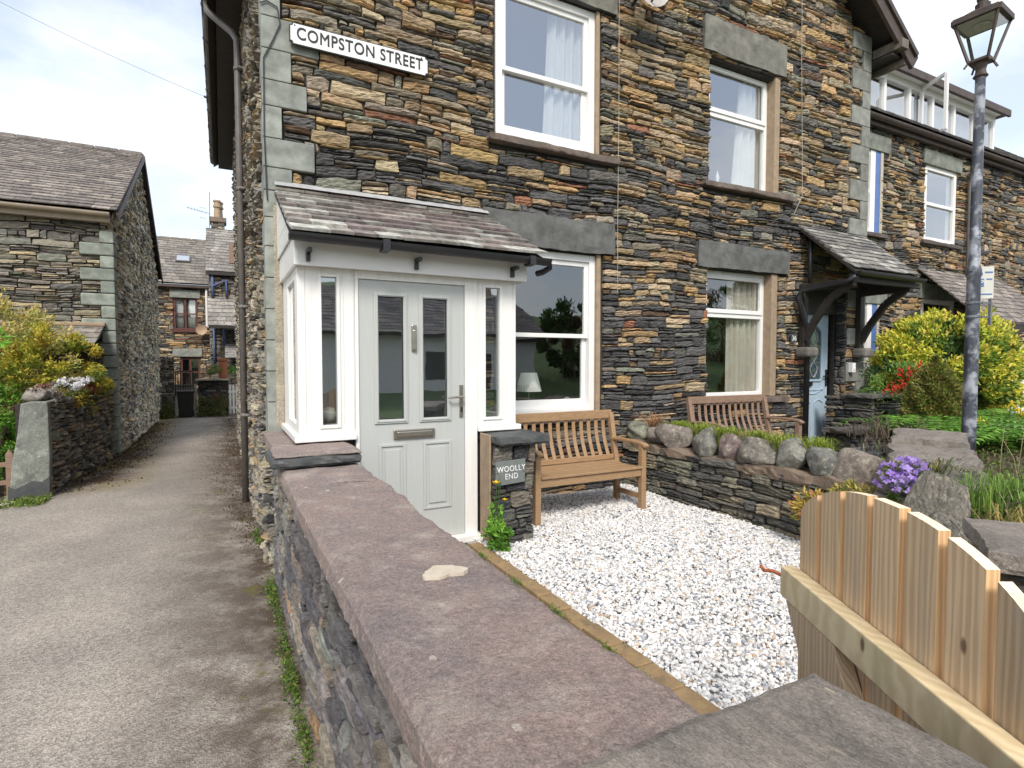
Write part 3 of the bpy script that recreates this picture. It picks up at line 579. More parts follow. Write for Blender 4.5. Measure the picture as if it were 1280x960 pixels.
# side wall on the lane
sidepos=lambda X0:(lambda s,t,d:np.stack([X0-d,s,t],1))
qside=[(HY,HY+(.24 if b-a<.3 else .12),c,d) for (a,b,c,d) in ql]
m=MB(); stones(m,HY+.02,HD,-.45,EZ-.05,sidepos(HX0),holes=qside,kind='side',seed=8,res=.05,ch=(.07,.15),ln=(.12,.38),amp=.045,strata=.01)
m.build('side_wall_stonework',M['stone'],house)
m=MB(); box(m,HX0+.04,HX0+.3,HY+.4,HD,-.45,EZ-.05); box(m,HX1-.3,HX1-.02,HY+.4,HD,-.4,EZ-.05); box(m,HX0+.3,HX1-.3,HD-.3,HD,-.4,EZ-.05); m.build('side_wall',M['mortar'],house)
# roof, soffit, verge boards, gutter
ov=.42; n_=math.hypot(1,PITCHR)
m=MB()
for sgn,x0 in ((1,HX0-ov),(-1,HX1+ov)):
    z0=EZ-ov*PITCHR+.02; xr=RX; zr=z0+abs(xr-x0)*PITCHR
    P=[(x0,HY-.33,z0),(xr,HY-.33,zr),(xr,HD+.2,zr),(x0,HD+.2,z0)]; P2=[(p[0],p[1],p[2]+.10) for p in P]
    m.add(P+P2,[(0,3,2,1),(4,5,6,7),(0,1,5,4),(1,2,6,5),(2,3,7,6),(3,0,4,7)],(.05,.05,.055))
m.build('roof',M['blackwood'],house)
m=MB(); slates(m,(HX0-ov-.05,HD+.2,EZ-ov*PITCHR+.09),(0,-1,0),(1,0,PITCHR),HD+.55-HY,(RX-HX0+ov)*n_,row=.22,wd=(.2,.34),seed=3); slates(m,(HX1+ov+.05,HY-.35,EZ-ov*PITCHR+.09),(0,1,0),(-1,0,PITCHR),HD+.55-HY,(RX-HX0+ov)*n_,row=.22,wd=(.2,.34),seed=4)
m.build('roof_slates',M['slate'],house)
m=MB()
for sgn,x0 in ((1,HX0-ov-.06),(-1,HX1+ov+.06)):
    z0=EZ-ov*PITCHR-.06; beam(m,(x0,HY-.35,z0),(RX,HY-.35,z0+abs(RX-x0)*PITCHR),.05,.24,up=(0,0,1)); beam(m,(x0,HY-.39,z0+.10),(RX,HY-.39,z0+.10+abs(RX-x0)*PITCHR),.04,.07,up=(0,0,1))
m.build('bargeboard',M['brownwood'],house,bevel=.004)
m=MB(); beam(m,(HX1+.12,HY-.42,EZ-.20),(HX1+.12,HY+.0,EZ-.20),.16,.13); beam(m,(HX1+ov-.12,HY-.33,EZ-.36),(HX1+ov-.12,HD,EZ-.36),.06,.12); m.build('purlin_end',mat('bleached_timber',(.20,.17,.14),(.10,.085,.07),scale=8,bump=.3),house,bevel=.005)
m=MB(); box(m,HX1,HX1+.45,HY-.3,HD,EZ-.33,EZ-.30); m.build('soffit',M['blackwood'],house)
m=MB(); box(m,HX0-.30,HX0,HY-.3,HD+.2,EZ-.30,EZ-.27); box(m,HX0-.32,HX0-.30,HY-.3,HD+.2,EZ-.30,EZ-.14); m.build('soffit',M['blackwood'],house)
def gutter(m,p,q,r=.06,n=9,lean=0):
    p=np.array(p,float);q=np.array(q,float);d=q-p;L_=np.linalg.norm(d);d/=L_; s=np.cross(d,[0,0,1]); s/=np.linalg.norm(s); V=[]
    for rr in (r,r-.006):
        for e in (p,q):
            for j in range(n): A=math.pi+math.pi*j/(n-1); V.append(e+s*rr*math.cos(A)+np.array([0,0,1])*rr*math.sin(A))
    Fc=[]
    for o in (0,2*n):
        for j in range(n-1): Fc.append((o+j,o+j+1,o+n+j+1,o+n+j))
    for j in (0,n-1): Fc.append((j,n+j,3*n+j,2*n+j))
    for j in range(n-1): Fc.append((j,j+1,2*n+j+1,2*n+j)); Fc.append((n+j,n+j+1,3*n+j+1,3*n+j))
    m.add(V,Fc)
    for e in (p,q): m.add([e+s*r*math.cos(math.pi+math.pi*j/(n-1))+np.array([0,0,1])*r*math.sin(math.pi+math.pi*j/(n-1)) for j in range(n)],[tuple(range(n))])
m=MB(); GX=HX0-.42; gutter(m,(GX,HY-.3,EZ-.16),(GX,HD+.2,EZ-.16),.07)
y=HY-.1
while y<HD: 
    gutter(m,(GX,y,EZ-.158),(GX,y+.035,EZ-.158),.078); y+=.85
m.build('gutter',M['greypipe'],house)
m=MB(); tube(m,[(GX,8.2,EZ-.2),(GX,8.2,EZ-.34),(GX+.06,8.15,EZ-.42),(.2,8.05,EZ-.62),(.25,8.02,EZ-.72),(.25,8.02,-.42)],.042,10); 
for z in (5.1,3.6,2.1,.7): tube(m,[(.25,8.02,z),(.25,8.02,z+.05)],.05,10); box(m,.24,.34,7.94,8.1,z+.01,z+.04)
m.build('downpipe',M['greypipe'],house,smooth=True)
# --- interior rooms
def room(x0,x1,z0,z1,y0=HY+.38,dp=2.2):
    m=MB(); V=[(x,y,z) for x in (x0,x1) for y in (y0,y0+dp) for z in (z0,z1)]; m.add(V,[(0,1,3,2),(4,6,7,5),(0,4,5,1),(2,3,7,6),(0,2,6,4),(1,5,7,3)][:1]+[(4,6,7,5),(2,3,7,6),(0,2,6,4),(1,5,7,3)]); return m
for a in ((1.9,4.6,.3,2.8),(4.7,7.2,.3,2.8),(1.9,4.6,3.1,5.6),(4.7,7.3,3.1,5.6)):
    room(*a).build('room_interior',M['room'],house)
# --- windows
def glazing(x0,x1,z0,z1,y,parent,g=G1):
    m=MB(); box(m,x0,x1,y,y+.006,z0,z1); return m.build('glass',g,parent)
def frame_rect(m,x0,x1,z0,z1,y0,y1,f,fb=None,ft=None):
    fb=fb or f; ft=ft or f
    box(m,x0,x0+f,y0,y1,z0,z1); box(m,x1-f,x1,y0,y1,z0,z1); box(m,x0+f,x1-f,y0,y1,z0,z0+fb); box(m,x0+f,x1-f,y0,y1,z1-ft,z1)
def sash_window(x0,x1,z0,z1,zm,y,parent,mt,g=None):
    g=g or G1
    m=MB(); frame_rect(m,x0,x1,z0,z1,y,y+.11,.075,fb=.06); w_=m.build('window',mt,parent,bevel=.004)
    a,b=x0+.076,x1-.076
    m=MB(); frame_rect(m,a,b,zm-.02,z1-.076,y+.025,y+.06,.05,fb=.045); s=m.build('upper_sash',mt,w_,bevel=.003); glazing(a+.045,b-.045,zm+.02,z1-.12,y+.045,w_,g)
    m=MB(); frame_rect(m,a,b,z0+.061,zm+.022,y+.062,y+.097,.055,fb=.10,ft=.04); s=m.build('lower_sash',mt,w_,bevel=.003); glazing(a+.05,b-.05,z0+.155,zm-.01,y+.078,w_,g)
    return w_
def casement(x0,x1,z0,z1,zm,y,parent,mt,g=None):
    g=g or G1
    m=MB(); frame_rect(m,x0,x1,z0,z1,y,y+.07,.06,fb=.06,ft=.065); box(m,x0+.06,x1-.06,y+.002,y+.068,zm-.035,zm+.035); w_=m.build('window',mt,parent,bevel=.004)
    m=MB(); frame_rect(m,x0+.045,x1-.045,zm+.02,z1-.05,y-.014,y+.02,.055); m.build('top_light',mt,w_,bevel=.004); glazing(x0+.09,x1-.09,zm+.06,z1-.1,y+.03,w_,g)
    glazing(x0+.055,x1-.055,z0+.055,zm-.03,y+.03,w_,g)
    m=MB(); box(m,(x0+x1)/2-.22,(x0+x1)/2+.02,y-.022,y-.002,z1-.035,z1-.022); m.build('trickle_vent',mt,w_); return w_
sash_window(2.49,3.72,.845,2.595,1.70,HY+.05,house,M['upvc'])
sash_window(2.49,3.70,3.685,5.235,4.40,HY+.05,house,M['upvc'],GU)
casement(5.42,6.612,.955,2.595,2.03,HY+.13,house,M['upvc'])
casement(5.42,6.612,3.665,5.21,4.57,HY+.13,house,M['upvc'],GU)
# --- neighbour's blue door in the right bay
m=MB(); box(m,7.36,7.40,HY+.02,HY+.2,.0,2.45); box(m,8.18,8.215,HY+.131,HY+.2,.0,2.45); box(m,7.40,8.18,HY+.10,HY+.2,2.12,2.45)
m.build('door_frame',M['blackwood'],house,bevel=.004)
m=MB(); stones(m,HY-.03,HY+.13,.05,2.45,lambda s,t,d:np.stack([8.185-d,s,t],1),kind='dark',seed=19,res=.03,ch=(.1,.2),ln=(.1,.3),amp=.008); m.build('door_reveal_stonework',M['stone'],house)
D0,D1,DY=7.44,8.14,HY+.2
m=MB(); box(m,D0,D1,DY,DY+.045,.12,2.12)
def arch(m,x0,x1,z0,z1,rise,y,th=.012,w_=.02,n=10,down=False):
    pts=[(x0,z0)]; 
    for i in range(n+1):
        t=i/n; pts.append((x0+(x1-x0)*t, z1+rise*math.sin(math.pi*t)))
    pts.append((x1,z0)); pts.append((x0,z0))
    if down: pts=[(p[0],z0+z1-p[1]) for p in pts]
    for p,q_ in zip(pts[:-1],pts[1:]): beam(m,(p[0],y-th/2,p[1]),(q_[0],y-th/2,q_[1]),th,w_,up=(0,0,1) if abs(p[0]-q_[0])>1e-4 else (1,0,0))
arch(m,D0+.10,D0+.31,.30,.80,.05,DY); arch(m,D1-.31,D1-.10,.30,.80,.05,DY); arch(m,D0+.10,D1-.10,1.0,1.03,-.09,DY); arch(m,D0+.16,D1-.16,1.14,1.86,.12,DY,th=.02,w_=.03)
d2=m.build('door',M['doorblue'],house,bevel=.003)
m=MB(); pts=[(D0+.18,1.16),(D1-.18,1.16),(D1-.18,1.84)]+[(D1-.18-(D1-D0-.36)*i/8,1.84+.11*math.sin(math.pi*i/8)) for i in range(1,8)]+[(D0+.18,1.84)]
prism(m,pts,'y',DY-.008,DY+.0); m.build('door_glass',G2,d2)
m=MB()
for s_ in (-1,1):
    tube(m,[((D0+D1)/2+s_*.08*math.sin(t*9.5),DY-.014,1.18+t*.72) for t in np.linspace(0,1,26)],.006,5)
m.build('leaded_scroll',M['lead'],d2)
m=MB(); box(m,D0+.10,D0+.32,DY-.03,DY-.002,1.06,1.13); m.build('letterbox',M['black'],d2,bevel=.004)
m=MB(); box(m,D1-.06,D1-.03,DY-.02,DY-.002,1.05,1.30); beam(m,(D1-.045,DY-.045,1.2),(D1-.16,DY-.045,1.2),.015,.02); m.build('door_handle',M['black'],d2,bevel=.003)
m=MB(); box(m,7.3,8.3,HY-.1,HY+.3,.06,.13); m.build('doorstep',M['stoneflat'],house,bevel=.01)
m=MB(); box(m,7.40,8.18,DY+.05,DY+.08,.12,2.5); m.build('room_interior',M['room'],house)
# house number
t=thing('house_number','small white house number 36 on the stone between window and blue door','house number',(7.02,HY-.03,1.75))
m=MB(); box(m,6.955,7.075,HY-.045,HY-.034,1.68,1.80); m.build('number_plate',M['darkslate'],t,bevel=.002)
textmesh('number','36',.10,M['white'],t,Matrix.Translation((7.015,HY-.047,1.74))@FRONT)
# ================================================================== PORCH
PY=4.12
porch=thing('entrance_porch','white lean-to entrance porch with a slate roof beside the lane wall','porch',(1.33,PY,0))
m=MB()
box(m,.47,.63,PY,PY+.07,.90,2.08); box(m,.735,.86,PY,PY+.07,.90,2.08); box(m,.63,.735,PY,PY+.07,.90,.965); box(m,.63,.735,PY,PY+.07,2.02,2.08)
box(m,1.83,1.90,PY,PY+.07,.90,2.08); box(m,2.03,2.18,PY,PY+.07,.90,2.08); box(m,1.90,2.03,PY,PY+.07,.90,.965); box(m,1.90,2.03,PY,PY+.07,2.02,2.08)
box(m,.862,.888,PY-.003,PY+.07,.0,2.08); box(m,1.722,1.828,PY-.003,PY+.07,.0,2.08); box(m,.888,1.722,PY-.003,PY+.07,2.022,2.08)
# raised beads round the narrow panes and the post joints
for (a,b) in ((.63,.735),(1.90,2.03)): frame_rect(m,a-.022,b+.022,.945,2.04,PY-.012,PY-.001,.022)
for x in (.515,.775,.845,1.842,2.09,2.15): box(m,x,x+.006,PY-.006,PY-.0005,.93,2.075)
# side walls
for x in (.47,2.12):
    box(m,x,x+.06,PY+.071,PY+.14,.90,2.08); box(m,x,x+.06,PY+.62,PY+.95,.90,2.08); box(m,x,x+.06,PY+.14,PY+.62,.90,.97); box(m,x,x+.06,PY+.14,PY+.62,2.0,2.08)
box(m,2.12,2.18,PY+.0712,HY+.02,0,.9)
m.build('porch_frame',M['upvc_wood'],porch,bevel=.003)
m=MB(); box(m,.44,.862,PY-.035,PY+.1,.855,.90); box(m,.44,.53,PY+.1,HY+.02,.855,.90); m.build('porch_sill',M['upvc'],porch,bevel=.006); m=MB(); box(m,1.83,2.215,PY-.035,PY+.1,.855,.90); box(m,2.12,2.215,PY+.1,HY-.0,.855,.90); m.build('porch_sill',M['upvc'],porch,bevel=.006)
for (a,b) in ((.63,.735),(1.90,2.03)):
    m=MB(); box(m,a,b,PY+.02,PY+.026,.965,2.02); m.build('side_light',G2,porch)
m=MB(); box(m,.49,.496,PY+.14,PY+.62,.97,2.0); m.build('side_light',G2,porch)
m=MB(); box(m,.4895,.4965,PY+.135,PY+.142,.965,2.0); box(m,.4895,.4965,PY+.618,PY+.625,.965,2.0); m.build('glazing_gasket',M['black'],porch)
# porch interior surfaces
m=MB(); box(m,.54,2.11,PY+.08,HY,-.02,.02); box(m,.54,2.11,HY-.02,HY+.0,.0,2.1); box(m,.54,2.11,PY+.08,HY,2.09,2.11); box(m,.54,.6,PY+.1,HY-.02,0,.86); m.build('porch_interior',mat('porch_plaster',(.30,.29,.27),(.25,.24,.22)),porch)
# low stone base under the left side
m=MB(); stones(m,.47,.86,-.05,.72,lambda s,t,d:np.stack([s,PY+.03-d,t],1),kind='dark',seed=31,res=.03); box(m,.5,.86,PY+.04,PY+.2,-.05,.85,(.05,.05,.05)); m.build('porch_base',M['stone'],porch)
# fascia, verge panels
m=MB(); box(m,.445,2.235,PY-.09,PY-.065,2.075,2.27); box(m,.445,.47,PY-.065,HY-.02,2.075,2.27); box(m,2.21,2.235,PY-.065,HY-.02,2.075,2.27); m.build('fascia',M['upvc'],porch,bevel=.003); m=MB(); box(m,.4705,2.2095,PY-.064,HY-.02,2.081,2.095)
for x in (.43,2.236): 
    for i in range(4):
        z0=2.271+i*.14; y0=PY-.10+ (z0-2.25)/.52*1.05; z1=z0+.137
        prism(m,[(max(y0,PY-.1),z0),(HY-.02,z0),(HY-.02,z1),(min(y0+.14/.52*1.05,HY-.03),z1)],'x',x,x+.014)
m.build('verge_cladding',M['upvc'],porch,bevel=.003)
PO=np.array([.415,PY-.20,2.262]); PW=np.array([0,HY-.03-(PY-.20),2.83-2.262]); PL=np.linalg.norm(PW)
m=MB(); m.add([PO+[0,0,-.012],PO+[1.93,0,-.012],PO+[1.93,0,-.012]+PW,PO+[0,0,-.012]+PW,PO+[0,0,-.03],PO+[1.93,0,-.03],PO+[1.93,0,-.03]+PW,PO+[0,0,-.03]+PW],[(0,1,2,3),(7,6,5,4),(0,4,5,1),(1,5,6,2),(2,6,7,3),(3,7,4,0)]); m.build('roof_deck',M['blackwood'],porch)
m=MB(); slates(m,PO+[0,0,.004],(1,0,0),PW,1.95,PL,row=.175,wd=(.14,.30),th=.020,cols=[(.21,.175,.16),(.27,.24,.215),(.18,.145,.14),(.36,.355,.32),(.24,.22,.20),(.17,.15,.14),(.28,.27,.24)],seed=12); m.build('roof_slates',M['slate'],porch)
m=MB(); m.add([PO+PW+[0,-.035,-.018+.065],PO+PW+[1.95,-.035,-.018+.065],PO+PW+[1.95,.0,.03+.05],PO+PW+[0,.0,.03+.05],PO+PW+[0,.03,.10],PO+PW+[1.95,.03,.10]],[(0,1,2,3),(3,2,5,4)]); m.build('lead_flashing',M['lead'],porch)
m=MB(); gutter(m,(.40,PY-.235,2.255),(2.36,PY-.235,2.24),.05); tube(m,[(2.36,PY-.235,2.21),(2.375,PY-.225,2.18),(2.34,PY-.17,2.15),(2.31,PY-.12,2.14)],.024,8)
box(m,1.0,1.05,PY-.29,PY-.18,2.185,2.262); box(m,2.16,2.21,PY-.29,PY-.18,2.18,2.25)
m.build('gutter',M['black'],porch)
for x in (.52,1.28,2.08):
    m=MB(); box(m,x,x+.028,PY-.2,PY-.09,2.15,2.18); box(m,x,x+.028,PY-.12,PY-.0905,2.10,2.18); m.build('gutter_bracket',M['black'],porch,bevel=.003)
# door
def add_door():
    x0,x1,z0,z1=.892,1.718,.035,2.018; y=PY+.012
    m=MB(); g=[(1.03,1.225,.985,1.905),(1.375,1.575,.985,1.905)]
    xs=[x0,1.03,1.225,1.375,1.575,x1]; zs=[z0,.985,1.905,z1]
    for i in range(5):
        for j in range(3):
            if j==1 and i in (1,3): continue
            box(m,xs[i],xs[i+1],y,y+.045,zs[j],zs[j+1])
    d=m.build('door',M['doorgrey'],porch)
    m=MB()
    for (a,b,c,e) in g:
        frame_rect(m,a-.03,b+.03,c-.03,e+.03,y-.012,y-.0005,.032); frame_rect(m,a-.018,b+.018,c-.018,e+.018,y-.018,y-.0125,.014)
    for (a,b) in ((1.03,1.235),(1.375,1.605)):
        frame_rect(m,a,b,.27,.80,y-.011,y-.0005,.020); 
        prism(m,[(a+.045,.315),(b-.045,.315),(b-.045,.755),(a+.045,.755)],'y',y-.010,y-.0005)
    m.build('door_moulding',M['doorgrey'],d,bevel=.005,segs=3)
    for (a,b,c,e) in g:
        m=MB(); box(m,a+.001,b-.001,y+.015,y+.02,c+.001,e-.001); m.build('door_pane',G2,d)
        m=MB(); frame_rect(m,a+.001,b-.001,c+.001,e-.001,y+.009,y+.0145,.006); m.build('pane_gasket',M['black'],d)
    m=MB(); box(m,1.14,1.465,y-.022,y-.0005,.835,.905); box(m,1.165,1.44,y-.034,y-.023,.85,.89); m.build('letterbox',M['nickel'],d,bevel=.006)
    m=MB(); box(m,1.285,1.325,y-.02,y-.0005,1.50,1.70); box(m,1.291,1.319,y-.035,y-.021,1.51,1.66); m.build('door_knocker',M['nickel'],d,bevel=.006)
    m=MB(); box(m,1.676,1.706,y-.014,y-.0005,.98,1.235); tube(m,[(1.69,y-.014,1.14),(1.69,y-.055,1.14),(1.62,y-.06,1.142),(1.565,y-.058,1.138)],.009,8); m.build('door_handle',M['nickel'],d,bevel=.004)
    m=MB(); box(m,1.683,1.699,y-.018,y-.0145,1.02,1.06); m.build('keyhole_cover',M['black'],d,bevel=.001)
add_door()
m=MB(); box(m,.862,1.83,PY-.07,PY+.06,-.02,.033); m.build('door_threshold',M['upvc'],porch,bevel=.005)
m=MB()
for z,o in ((0,0),): lathe(m,[(.01,-.055),(.04,-.04),(.055,0),(.04,.04),(.01,.055)],(.70,PY+.16,1.03),14)
tag(m.build('ball_ornament',M['white'],smooth=True),'white ball ornament standing inside the left side pane of the porch','ornament')
m=MB(); box(m,.6,.862,PY+.0712,PY+.3,.93,.965); m.build('inner_sill',M['palerender'],porch)
# neighbour canopy
can=thing('door_canopy','slate roofed timber canopy on black brackets over the pale blue door','canopy',(7.85,HY,2.3))
CO=np.array([7.13,4.30,2.60]); CW=np.array([0,HY-4.30,3.30-2.60])
m=MB(); slates(m,CO,(1,0,0),CW,1.47,np.linalg.norm(CW),row=.12,wd=(.12,.22),cols=[(.17,.16,.145),(.23,.22,.20),(.29,.28,.25),(.13,.125,.12)],seed=21,th=.014); m.build('canopy_slates',M['slate'],can)
m=MB(); 
P=[CO+[0,0,-.01],CO+[1.47,0,-.01],CO+[1.47,0,-.01]+CW,CO+[0,0,-.01]+CW]; m.add(P+[p-np.array([0,0,.05]) for p in P],[(0,1,2,3),(7,6,5,4),(0,4,5,1),(1,5,6,2),(2,6,7,3),(3,7,4,0)])
box(m,7.15,8.58,4.32,4.38,2.44,2.545); beam(m,(7.2,4.34,2.44),(7.2,HY,2.44),.08,.10); beam(m,(8.5,4.34,2.44),(8.5,HY,2.44),.08,.10); 
for x in (8.475,): prism(m,[(4.36,2.49),(HY-.03,2.49),(HY-.03,3.18)],'x',x,x+.03)
m.build('canopy_frame',M['blackwood'],can,bevel=.004)
for x in (7.2,8.5):
    m=MB(); pts=[(x,HY-.08,1.72),(x,HY-.20,1.95),(x,HY-.42,2.25),(x,HY-.66,2.41)]
    for a,b in zip(pts[:-1],pts[1:]): beam(m,a,b,.07,.09)
    beam(m,(x,HY-.05,1.62),(x,HY-.05,2.5),.08,.09,up=(1,0,0)); m.build('bracket',M['blackwood'],can,bevel=.006)
for x in (7.2,8.5):
    m=MB(); box(m,x-.12,x+.12,HY-.22,HY+.0,1.48,1.62,(.15,.14,.125)); m.build('corbel_stone',M['stoneflat'],can,bevel=.04)
m=MB(); gutter(m,(7.10,4.25,2.56),(8.62,4.25,2.55),.05); m.build('canopy_gutter',M['black'],can)
m=MB(); tube(m,[(7.12,4.27,2.50),(7.12,4.4,2.44),(7.07,HY-.12,2.40),(7.02,HY-.09,2.30),(7.12,HY-.10,2.05),(7.22,HY-.10,1.85),(7.22,HY-.10,.1)],.038,10)
tube(m,[(7.22,HY-.12,3.2),(7.22,HY-.12,2.4)],.03,8)
m.build('canopy_downpipe',M['black'],can,smooth=True)
m=MB(); box(m,8.30,8.38,HY-.085,HY-.02,1.26,1.40); box(m,8.32,8.36,HY-.094,HY-.086,1.29,1.33,(.1,.1,.1))
tag(m.build('entry_intercom',M['white'],bevel=.006),'small white intercom box on the wall right of the blue door','intercom')
# street sign
sg=thing('street_sign','white street name plate reading COMPSTON STREET with black border on the stonework','sign',(1.145,HY-.05,4.135))
def notched(x0,x1,z0,z1,r): 
    return [(x0+r,z0),(x1-r,z0),(x1-r,z0+r*.5),(x1-r*.5,z0+r),(x1,z0+r),(x1,z1-r),(x1-r*.5,z1-r),(x1-r,z1-r*.5),(x1-r,z1),(x0+r,z1),(x0+r,z1-r*.5),(x0+r*.5,z1-r),(x0,z1-r),(x0,z0+r),(x0+r*.5,z0+r),(x0+r,z0+r*.5)]
m=MB(); prism(m,notched(.545,1.745,4.045,4.225,.022),'y',HY-.065,HY-.045); m.build('sign_border',M['signblack'],sg,bevel=.003)
m=MB(); prism(m,notched(.555,1.735,4.055,4.215,.022),'y',HY-.068,HY-.0655); m.build('sign_plate',M['white'],sg)
textmesh('sign_lettering','COMPSTON STREET',.140,M['signblack'],sg,Matrix.Translation((1.145,HY-.0695,4.137))@FRONT,sx=.80,off=.0022,space=1.10)
for dx in (.60,1.69):
    m=MB(); tube(m,[(dx-.012,HY-.067,4.2),(dx-.012,HY-.072,4.2)],.006,8); m.build('sign_screw',M['signblack'],sg)
# facade dish and cables
dsh=thing('satellite_dish','pale round satellite dish fixed high on the stone front between upper windows','satellite dish',(4.40,HY-.05,5.45))
dc_=at(812,-24,'y',HY-.30); m=MB(); prof=[(.0,0),(.12,.01),(.22,.03),(.27,.05)]; V=[];n=28
for r,z in prof:
    for j in range(n): A=2*math.pi*j/n; V.append((dc_[0]+r*math.cos(A),HY-.30-z,dc_[2]+r*1.08*math.sin(A)))
m.add(V,[(i*n+j,i*n+(j+1)%n,(i+1)*n+(j+1)%n,(i+1)*n+j) for i in range(3) for j in range(n)]); m.build('reflector',mat('dish_grey',(.45,.42,.38),(.36,.33,.30),rough=.5),dsh,smooth=True)
m=MB(); tube(m,[(dc_[0],HY-.02,dc_[2]-.1),(dc_[0],HY-.12,dc_[2]-.06),(dc_[0],HY-.28,dc_[2]-.02)],.02,8); tube(m,[(dc_[0],HY-.3,dc_[2]-.25),(dc_[0],HY-.58,dc_[2]-.12)],.012,6); obox(m,(dc_[0],HY-.60,dc_[2]-.09),(.03,0,0),(0,.05,0),(0,0,.03)); m.build('dish_arm',M['signblack'],dsh)
def cable(name,pts,r,label,mt='signblack'):
    m=MB(); tube(m,pts,r,5); return tag(m.build(name,M[mt]),label,'cable')
cable('cable',[(3.955,HY-.05,6.9),(3.95,HY-.055,5.2),(3.96,HY-.05,4.2),(3.955,HY-.05,3.0),(3.96,HY-.05,2.2)],.0028,'thin pale cable running down the stone just right of the sash windows','palerender')
cable('cable',[(7.02,HY-.05,6.9),(7.05,HY-.05,5.5),(7.10,HY-.05,4.3),(7.12,HY-.05,3.7),(6.95,HY-.05,3.42)],.0032,'thin pale cable running down the stone above the slate door canopy','palerender')
cable('cable',[(.36,HY-.03,2.75),(.345,HY-.03,3.3),(.35,HY-.03,3.9),(.42,HY-.03,4.05),(.48,HY-.03,4.2),(.46,HY-.03,4.33),(.38,HY-.03,4.36),(.33,HY-.03,4.33)],.006,'dark cable looping over the pale corner blocks left of the street name plate')
a=at(-40,-18,'y',14); b=at(268,126,'y',12.0); tt=np.linspace(0,1,12)
wr=thing('overhead_wire','thin overhead wire crossing the sky from the left to the house eaves','wire',tuple(b))
m=MB(); pts=[a*(1-t)+b*t-np.array([0,0,.06*math.sin(math.pi*t)]) for t in tt]; tube(m,pts,.0035,4); tube(m,[b,(HX0-.42,12.0,b[2]+.02)],.004,4); m.build('wire_strand',M['galv'],wr)
m=MB(); d_=(pts[-2]-pts[-1]); d_/=np.linalg.norm(d_); tube(m,[b+d_*.03,b+d_*.2],.022,6); m.build('wire_insulator',M['signblack'],wr)
# ================================================================== BOUNDARY WALL ON THE LANE
bw=thing('boundary_wall','low stone wall beside the lane topped with wide purple slate coping slabs','wall',(.55,2.3,LZ))
m=MB(); stones(m,.25,HY+.1,LZ-.06,.69,sidepos(.375),kind='lane',seed=41,res=.018,ch=(.09,.20),ln=(.22,.60),amp=.022,strata=.004,gap=.004,warp=.02)
m.build('lane_face_stonework',M['stone'],bw)
m=MB(); box(m,.41,.77,.22,PY-.0,LZ-.05,.655); m.build('wall_core',M['mortar'],bw)
m=MB(); stones(m,.25,4.1,-.02,.66,lambda s,t,d:np.stack([.755+d,s,t],1),kind='dark',seed=42,res=.05,amp=.015); m.build('path_face_stonework',M['stone'],bw)
for k,(a,b,z) in enumerate([(3.20,3.98,.748),(.25,3.186,.738)]):
    m=MB(); slab(m,.316,.80,a,b,z-.085,z,seed=50+k,rag=.012,res=.022,top=.0035,ragsides='X')
    V=m.V[0]; f=np.clip((V[:,0]-.316)/.02,0,1); V[:,2]-=(1-f)*.012; V[:,1]+=.02*np.sin(V[:,0]*14+k)*np.exp(-np.minimum(abs(V[:,1]-3.19)/.1,20)); m.build('coping_slab',M['coping'],bw)
m=MB(); slab(m,.285,.795,3.69,4.12,.822,.844,seed=55,rag=.006,res=.03); slab(m,.30,.475,4.10,HY-.02,.77,.838,seed=56,rag=.005,res=.04); m.build('raised_end_slab',M['coping'],bw)
m=MB(); slab(m,.270,.80,3.665,4.11,.762,.821,seed=57,rag=.010,res=.03); m.build('dark_underslab',M['darkslate'],bw)
m=MB(); boulder(m,(.80,3.98,.72),(.05,.06,.05),seed=3); boulder(m,(.815,4.04,.76),(.035,.04,.05),seed=4); m.build('packing_stone',M['darkslate'],bw)
# splash of pale paint
m=MB(); pts=[]
for i in range(36):
    A=2*math.pi*i/36; r=1+.13*math.sin(2*A+.6)+.16*math.cos(3*A+.4)+.05*math.sin(7*A)+.03*math.sin(13*A); q_=at(554+25*r*math.cos(A),714-7.5*r*math.sin(A)-2*math.cos(A),'z',.744); pts.append((q_[0],q_[1]))
prism(m,pts,'z',.730,.7455); m.build('pale_paint_splash',mat('pale_mortar_splash',(.55,.48,.38),(.45,.38,.29),scale=30),bw)
# ================================================================== GATE PIER WITH GREY CAP
gp=thing('gate_pier','gate pier in the near foreground capped with one weathered grey slate slab','gate pier',(.84,.5,LZ))
m=MB(); slab(m,.30,1.055,.10,.70,.742,.80,seed=61,rag=.006,res=.02,top=.0025); 
m.build('pier_cap',M['capstone'],gp)
m=MB(); box(m,.46,1.0,.19,.64,LZ-.05,.741); m.build('pier_core',M['mortar'],gp)
m=MB(); stones(m,.8,1.0,-.05,.735,lambda s,t,d:np.stack([s,.65+d,t],1),kind='dark',seed=62,res=.03); stones(m,.19,.65,-.3,.735,lambda s,t,d:np.stack([1.01+d,s,t],1),kind='dark',seed=63,res=.03); stones(m,.4,1.0,LZ,.735,lambda s,t,d:np.stack([s,.18-d,t],1),kind='dark',seed=64,res=.04); m.build('pier_stonework',M['stone'],gp)
